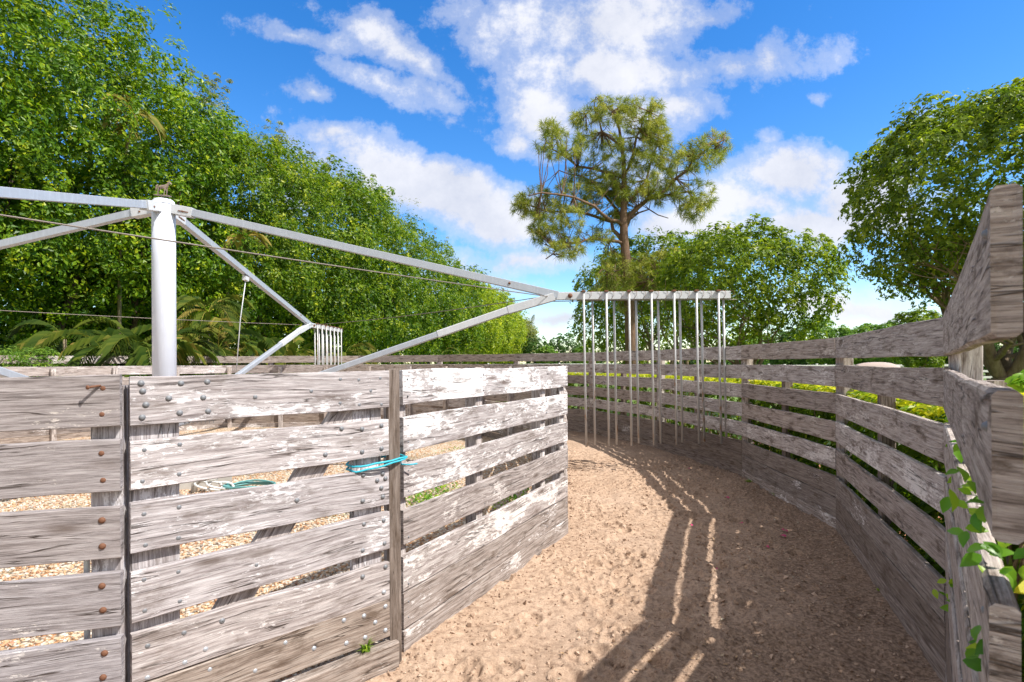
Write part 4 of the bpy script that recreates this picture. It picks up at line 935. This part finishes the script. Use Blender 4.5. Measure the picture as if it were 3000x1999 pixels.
# ---- climber leaves poking through the nearest boards
root = empty('climber', (V[0][0] + .25, V[0][1] + .1, 0)); tag(root, 'leafy climber pushing bright leaves between the nearest fence boards', 'climbing plant')
nr0 = Vector((d0.y, -d0.x)); b = MB(); LPOS = []; LN = []; LS = []; LT_ = []
def near_pt(px, py, off=0.0):           # a point on the near board plane moved outwards by off
    o_ = Vector((0, 0, EYE)); dr_ = Vector(((px - 1500) / F, 1, (HZ(px) - py) / F)); n3 = Vector((nr0.x, nr0.y, 0)); p3 = Vector((V[0][0], V[0][1], 0)) + n3 * off
    t = (p3 - o_).dot(n3) / dr_.dot(n3); return o_ + dr_ * t
CL = [(2790, 1215, .03), (2800, 1250, .03), (2790, 1290, .02), (2812, 1300, .02), (2825, 1330, .02), (2805, 1370, .02), (2850, 1390, .0), (2840, 1430, .0), (2870, 1460, -.01), (2840, 1480, .0), (2820, 1520, -.02), (2890, 1540, -.03), (2860, 1560, -.02), (2900, 1600, -.03), (2930, 1630, -.03), (2910, 1660, -.03), (2880, 1500, .02), (2770, 1745, -.01), (2765, 1750, -.01), (2860, 1850, .0), (2880, 1870, .0), (2900, 1940, .0), (2870, 1420, .03), (2860, 1340, .05), (2830, 1280, .05), (2920, 1690, .0), (2950, 1650, -.05), (2800, 1700, .02)]
for (px, py, off) in CL:
    c_ = near_pt(px, py, off)
    if c_.y < .74: c_ = c_ * (.78 / c_.y) + Vector((0, 0, EYE)) * (1 - .78 / c_.y)
    for _ in range(3):
        LPOS.append(tuple(c_ + Vector((random.gauss(0, .018), random.gauss(0, .018), random.gauss(0, .018))))); LN.append((random.gauss(-.5, .4), random.gauss(-.5, .4), random.uniform(.3, 1))); LS.append(random.uniform(.019, .038) * (1.0 if c_.y < 1.1 else 1.35)); LT_.append(random.uniform(.35, 1))
for _ in range(260):                     # leaves behind the boards
    u = random.uniform(0, 2.4); q = Vector(V[0]) + d0 * u + nr0 * random.uniform(.07, .3); LPOS.append((q.x, q.y, random.uniform(.15, 1.25))); LN.append((random.gauss(-.4, .5), random.gauss(-.4, .5), random.uniform(0, 1))); LS.append(random.uniform(.03, .055)); LT_.append(random.uniform(.1, .95))
for _ in range(40):
    q = Vector(P(random.uniform(2965, 3080), random.uniform(1105, 1135), 1.9)); LPOS.append(tuple(q)); LN.append((random.gauss(-.4, .5), random.gauss(-.4, .5), random.uniform(0, 1))); LS.append(random.uniform(.04, .07)); LT_.append(random.uniform(.5, 1))
LPOS = np.array(LPOS)
def big_leaf(name, pos, nrm, size, tone, matl, parent):
    n = len(pos); nrm = unit(nrm); a = RNG.normal(size=(n, 3)); a[:, 2] -= .6; d = unit(a - nrm * np.sum(a * nrm, 1)[:, None]); s_ = np.cross(nrm, d); L = size[:, None]
    prof = [(-.5, 0, 0), (-.32, .20, .05), (-.05, .29, .09), (.22, .19, .05), (.5, 0, -.14), (.22, -.19, .05), (-.05, -.29, .09), (-.32, -.20, .05), (-.05, 0, .0), (.22, 0, -.03), (-.32, 0, .0)]
    v = np.stack([pos + d * L * p_[0] + s_ * L * p_[1] + nrm * L * p_[2] for p_ in prof], 1); i = (np.arange(n) * 11)[:, None]
    T = [(0, 10, 1), (1, 10, 8), (1, 8, 2), (2, 8, 9), (2, 9, 3), (3, 9, 4), (0, 7, 10), (7, 8, 10), (7, 6, 8), (6, 9, 8), (6, 5, 9), (5, 4, 9)]
    f = np.concatenate([i + np.array([t]) for t in T]); return np_mesh(name, v.reshape(-1, 3), f, np.repeat(tone, 11), matl, parent, smooth=True)
o = big_leaf('foliage', LPOS, np.array(LN), np.array(LS), np.array(LT_), L_VINE, root); o.matrix_parent_inverse = Matrix.Translation(root.location).inverted()
for k in range(9):
    u = random.uniform(.2, 2.3); q = Vector(V[0]) + d0 * u + nr0 * .12 - root.location.xy
    b.tube([(q.x, q.y, 0), (q.x + .04, q.y + .03, .5), (q.x - .05 + random.gauss(0, .05), q.y - .02, .9), (q.x + .02, q.y + .04, 1.25)], [.009, .007, .005, .003], 6, cap=False)
b.build('stems', B_FICUS, root)

# ---- weeds and tufts
def blades(root, n, h, spread, w=.004):
    VV = []; FF = []; TT = []
    for _ in range(n):
        a_ = random.random() * 2 * PI; r_ = spread * random.random() * .4; x_, y_ = r_ * math.cos(a_), r_ * math.sin(a_); a2 = random.random() * 2 * PI; l_ = h * random.uniform(.5, 1.1); o_ = spread * random.uniform(.3, 1)
        s_ = np.array([-math.sin(a2), math.cos(a2), 0]) * w; p0 = np.array([x_, y_, 0]); p1 = p0 + np.array([math.cos(a2) * o_ * .4, math.sin(a2) * o_ * .4, l_ * .7]); p2 = p0 + np.array([math.cos(a2) * o_, math.sin(a2) * o_, l_ * random.uniform(.5, 1)])
        k = len(VV); VV += [p0 - s_, p0 + s_, p1 + s_, p1 - s_, p2]; FF += [(k, k + 1, k + 2), (k, k + 2, k + 3), (k + 3, k + 2, k + 4)]; TT += [random.uniform(.3, 1)] * 5
    return np_mesh('blades', np.array(VV), np.array(FF), np.array(TT), L_GRASS, root)
def tuft(px, py, n, h, sp, lab, z=0.02, w=.004, grp='grass tufts along the foot of the outer fence'):
    q = unp(px, py, z); root = empty('grass_tuft', q); tag(root, lab, 'grass tuft', grp); blades(root, n, h, sp, w)
tuft(1066, 1912, 60, .07, .06, 'bright green grass tuft growing on the kerb under the gate', .145, .003, None)
tuft(2195, 1413, 60, .03, .10, 'flat grass tuft halfway along the outer fence foot, the larger of the close pair')
tuft(2165, 1388, 40, .025, .09, 'small grass patch just beyond the largest tuft at the fence foot')
tuft(2268, 1450, 30, .025, .07, 'small grass tuft close to the seam of the low outer boards')
tuft(2075, 1360, 30, .02, .10, 'farthest thin patch of grass on the shaded track')
tuft(2580, 1735, 34, .03, .06, 'small grass tuft at the foot of the nearest outer boards')
tuft(2440, 1915, 14, .02, .03, 'tiny green sprout in the dark soil at the bottom right')
def weed(px, py, n, sp, lab, z=.05, ls=.035, grp='weeds in the gravel behind the curved panel'):
    q = unp(px, py, z); root = empty('weed', q); tag(root, lab, 'weed', grp)
    pos = np.stack([RNG.normal(0, sp, n), RNG.normal(0, sp, n), np.abs(RNG.normal(.05, .05, n))], 1); nn = RNG.normal(size=(n, 3)) * .5 + np.array([0, 0, 1])
    leaf_mesh('foliage', pos, nn, RNG.uniform(ls * .7, ls * 1.4, n), RNG.random(n) * .7 + .3, L_VINE, root, .6)
weed(1235, 1470, 260, .11, 'leafy green weed clump right beside the dark gate post')
weed(1525, 1480, 300, .16, 'long green weed patch under the far half of the curved panel')
weed(1290, 1440, 160, .12, 'smaller weed beside the clump near the gate post')
weed(985, 1505, 90, .09, 'little weed in the gravel seen through the gate near its right batten')
weed(1380, 1330, 200, .2, 'weed patch further back on the gravel behind the curved panel')
weed(1500, 1270, 160, .2, 'farthest weed patch in the gravel yard')
weed(30, 1640, 90, .08, 'thin weed in the gravel behind the grey panel at far left')
# petals
PT = [(2170, 1528, 'large magenta petal alone in the middle of the shaded track'), (2128, 1463, 'magenta petal near the outer fence, farther than the large one'), (2016, 1372, 'small magenta petal by the farther shadow stripe'), (1993, 1403, 'magenta petal just right of the light stripe'), (2022, 1540, 'pink petal on the edge of the light stripe'), (2292, 1577, 'bright magenta petal in a cluster near the outer fence'), (2290, 1557, 'dark magenta petal at the back of the cluster'), (2245, 1602, 'dull crimson petal left of the cluster'), (2300, 1560, 'red petal at the right of the cluster'), (2095, 1653, 'pale pink petal nearest the camera')]
for px, py, lb in PT:
    q = unp(px, py, .02); b = MB(); s_ = .030 if 'large' in lb or 'bright' in lb else .020
    a_ = random.random() * 6; vs = []
    for k in range(8):
        t = a_ + k * PI / 4; r_ = s_ * (1 if k % 2 else .75); vs.append((r_ * math.cos(t), r_ * math.sin(t), .004 + .008 * math.sin(t * 2)))
    vs.append((0, 0, .008)); b.add(vs, [(k, (k + 1) % 8, 8) for k in range(8)], None, .5, 0, True)
    o = b.build('petal', M_PETAL); z = float(dirt_h(np.array([q[0]]), np.array([q[1]]))[0]); o.location = (q[0], q[1], z + .014); tag(o, lb, 'petal', 'fallen bougainvillea petals on the track')
# stubs and rails beyond
G_ = 'short posts of the hedge bed behind the near boards'
for px, py, Z, w_, lb in [(2816, 1090, 3.1, .055, 'narrow dark post stub just right of the near fence corner'), (2912, 1116, 2.4, .10, 'wider brown post stub below the ficus trunk')]:
    x, y, z = P(px, py, Z); b = MB(); b.beam((x, y, 0), (x, y, z), w_, w_, ch=.006); tag(b.build('post', W_BROWN), lb, 'post')
def rail_fence(x0_, x1_, Z, h, lab, m_, step=3.0, n=3):
    root = empty('paddock_fence', (x0_, Z, 0)); tag(root, lab, 'fence')
    b = MB()
    for k in range(n): z = h - .1 - k * .38; b.beam((0, -.03, z), (x1_ - x0_, -.03, z), .03, .13, ch=.003)
    b.build('rail', m_, root)
    k = 0
    while k * step <= x1_ - x0_ and k < 60:
        b = MB(); b.beam((k * step, .05, 0), (k * step, .05, h + .05), .12, .12, ch=.01); b.build('post', m_, root); k += 1
rail_fence(2.0, 36, 40, 1.30, 'white post and rail fence across the paddock', M_PVC)
rail_fence(10, 46, 34, 1.36, 'nearer grey white paddock rail fence at the right', M_HOSEW)
rail_fence(-2.0, 9, 46, 1.48, 'white rail fence seen through the gap beyond the tree wall', M_PVC)

# ------------------------------------------------------------------ sun, sky, clouds
ld = Vector((-1.32, .66, -1.79)).normalized()
sun = D.lights.new('sun', 'SUN'); sun.energy = 5.0; sun.angle = R(.53); sun.color = (1, .95, .87)
so = D.objects.new('sun', sun); COL.objects.link(so); so.rotation_euler = ld.to_track_quat('-Z', 'Y').to_euler(); so.location = (20, -10, 27)
sd = -ld; el = math.asin(sd.z); az = math.atan2(sd.x, sd.y)
w = D.worlds.new('World'); scene.world = w; w.use_nodes = True; nt = w.node_tree; bg = nt.nodes['Background']
sky = N(nt, 'ShaderNodeTexSky', sky_type='NISHITA', sun_disc=False, sun_elevation=el, sun_rotation=az, air_density=1.0, dust_density=.3, ozone_density=2.0, altitude=0)
SKYS = .10
bg.inputs[1].default_value = SKYS
hs = N(nt, 'ShaderNodeHueSaturation', i_Saturation=1.40, i_Value=1.75, i_Hue=.507); nt.links.new(sky.outputs[0], hs.inputs['Color'])
g = N(nt, 'ShaderNodeTexCoord').outputs['Generated']
sx = N(nt, 'ShaderNodeSeparateXYZ'); nt.links.new(g, sx.inputs[0])
yy = mth(nt, 'MAXIMUM', mth(nt, 'ABSOLUTE', sx.outputs[1]), .05)
cmb = N(nt, 'ShaderNodeCombineXYZ'); nt.links.new(mth(nt, 'DIVIDE', sx.outputs[0], yy), cmb.inputs[0]); nt.links.new(mth(nt, 'DIVIDE', sx.outputs[2], yy), cmb.inputs[1])
uvw = cmb.outputs[0]
wn = N(nt, 'ShaderNodeTexNoise', i_Scale=3.2, i_Detail=3.0, i_Roughness=.6); nt.links.new(uvw, wn.inputs['Vector'])
wv = N(nt, 'ShaderNodeVectorMath', operation='MULTIPLY_ADD'); wv.inputs[1].default_value = (.20, .16, 0); nt.links.new(wn.outputs['Color'], wv.inputs[0]); nt.links.new(uvw, wv.inputs[2])
CLD = [(1740, 60, 430, 150, 5, 1.0), (1720, 200, 300, 110, 0, 1), (2120, 190, 330, 85, 12, .85), (2080, 40, 200, 60, 20, .7), (1600, 330, 200, 120, -30, .95), (1540, 420, 110, 80, -20, .8), (1900, 330, 200, 90, 0, .8), (870, 90, 210, 42, -12, .62), (1180, 150, 260, 55, -33, .75), (880, 285, 75, 50, 0, .7), (1120, 250, 230, 40, -25, .55), (1250, 270, 110, 55, -20, .65),
       (1230, 560, 420, 105, -20, 1.5), (930, 420, 110, 50, -5, .9), (1450, 640, 190, 90, -10, 1.3), (1500, 760, 260, 45, 3, .85), (1350, 830, 200, 30, 0, .7), (2290, 520, 220, 100, 10, 1.25), (2180, 610, 190, 80, 0, 1.1), (2540, 560, 270, 110, 32, 1.35), (2400, 660, 420, 70, 5, 1.25), (2000, 670, 240, 50, 0, 1.1), (2500, 920, 330, 60, 0, 1.0), (1620, 950, 260, 40, 0, .9), (1900, 560, 130, 110, 0, .7), (2990, 270, 80, 22, 10, .8), (2440, 270, 40, 25, 0, .55), (2250, 420, 70, 30, 0, .5), (1000, 560, 200, 60, 0, .8)]
wz = N(nt, 'ShaderNodeSeparateXYZ'); nt.links.new(wv.outputs[0], wz.inputs[0]); w1n = N(nt, 'ShaderNodeCombineXYZ'); w1n.inputs[2].default_value = 1.0; nt.links.new(wz.outputs[0], w1n.inputs[0]); nt.links.new(wz.outputs[1], w1n.inputs[1]); w1 = w1n.outputs[0]
acc = None
for cx_, cy_, rx_, ry_, rot_, amp in CLD:
    cu = (cx_ - 1500) / F + .10; cv = (1062.5 - cy_) / F + .08
    ca, sa = math.cos(R(-rot_)), math.sin(R(-rot_))
    def lin(kx, ky):
        d_ = N(nt, 'ShaderNodeVectorMath', operation='DOT_PRODUCT'); d_.inputs[1].default_value = (kx, ky, -(kx * cu + ky * cv)); nt.links.new(w1, d_.inputs[0]); return d_.outputs['Value']
    du = lin(ca * F / rx_, -sa * F / rx_); dv = lin(sa * F / ry_, ca * F / ry_)
    ln = mth(nt, 'SQRT', mth(nt, 'MULTIPLY_ADD', du, du, mth(nt, 'MULTIPLY', dv, dv)))
    v_ = mth(nt, 'MULTIPLY_ADD', ln, -amp, 1.25 * amp)
    acc = v_ if acc is None else mth(nt, 'MAXIMUM', acc, v_)
n1 = noise(nt, uvw, 6.0, 7, .68, 0); n2 = noise(nt, uvw, 2.6, 2, .6)
dn = mth(nt, 'ADD', acc, mth(nt, 'MULTIPLY', mth(nt, 'SUBTRACT', n1, .5), 3.1))
cm = ramp(nt, mth(nt, 'MULTIPLY', dn, .5, clamp=True), [(.02, (0, 0, 0)), (.22, (.38, .38, .38)), (.52, (.97, .97, .97))], 'EASE')
up = ramp(nt, sx.outputs[2], [(0, (0, 0, 0)), (.03, (1, 1, 1))])
# unseen white cloud, added overhead and behind the camera for neutral, brighter fill
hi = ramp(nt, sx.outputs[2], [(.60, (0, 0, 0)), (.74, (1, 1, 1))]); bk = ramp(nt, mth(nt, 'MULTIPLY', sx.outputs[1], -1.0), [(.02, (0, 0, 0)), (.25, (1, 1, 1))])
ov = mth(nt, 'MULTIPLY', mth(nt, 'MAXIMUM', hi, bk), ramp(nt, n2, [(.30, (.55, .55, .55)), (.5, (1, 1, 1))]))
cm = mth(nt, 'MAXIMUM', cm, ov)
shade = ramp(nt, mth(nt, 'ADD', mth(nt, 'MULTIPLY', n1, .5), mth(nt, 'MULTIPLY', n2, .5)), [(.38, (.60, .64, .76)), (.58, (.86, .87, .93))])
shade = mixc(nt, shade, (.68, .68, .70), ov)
cb = N(nt, 'ShaderNodeVectorMath', operation='SCALE'); cb.inputs['Scale'].default_value = .80 / SKYS; nt.links.new(shade, cb.inputs[0])
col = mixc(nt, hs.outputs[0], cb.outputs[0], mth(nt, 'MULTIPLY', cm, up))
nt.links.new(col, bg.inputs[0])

# ------------------------------------------------------------------ camera, render settings
cam = D.cameras.new('camera'); co = D.objects.new('camera', cam); COL.objects.link(co); scene.camera = co
cam.sensor_width = 36; cam.lens = F / 3000 * 36; cam.shift_y = 62.5 / 3000; cam.clip_end = 3000; cam.clip_start = .02
co.location = (0, 0, EYE); co.rotation_euler = (R(90), R(.29), 0)
cam.dof.use_dof = True; cam.dof.focus_distance = 4.5; cam.dof.aperture_fstop = 9
scene.view_settings.view_transform = 'Standard'; scene.view_settings.look = 'None'; scene.view_settings.gamma = 1; scene.view_settings.exposure = .5
scene.render.engine = 'CYCLES'
scene.cycles.max_bounces = 4; scene.cycles.diffuse_bounces = 3; scene.cycles.transmission_bounces = 3; scene.cycles.glossy_bounces = 2
scene.cycles.use_light_tree = False

w.cycles.sampling_method='MANUAL'; w.cycles.sample_map_resolution=512
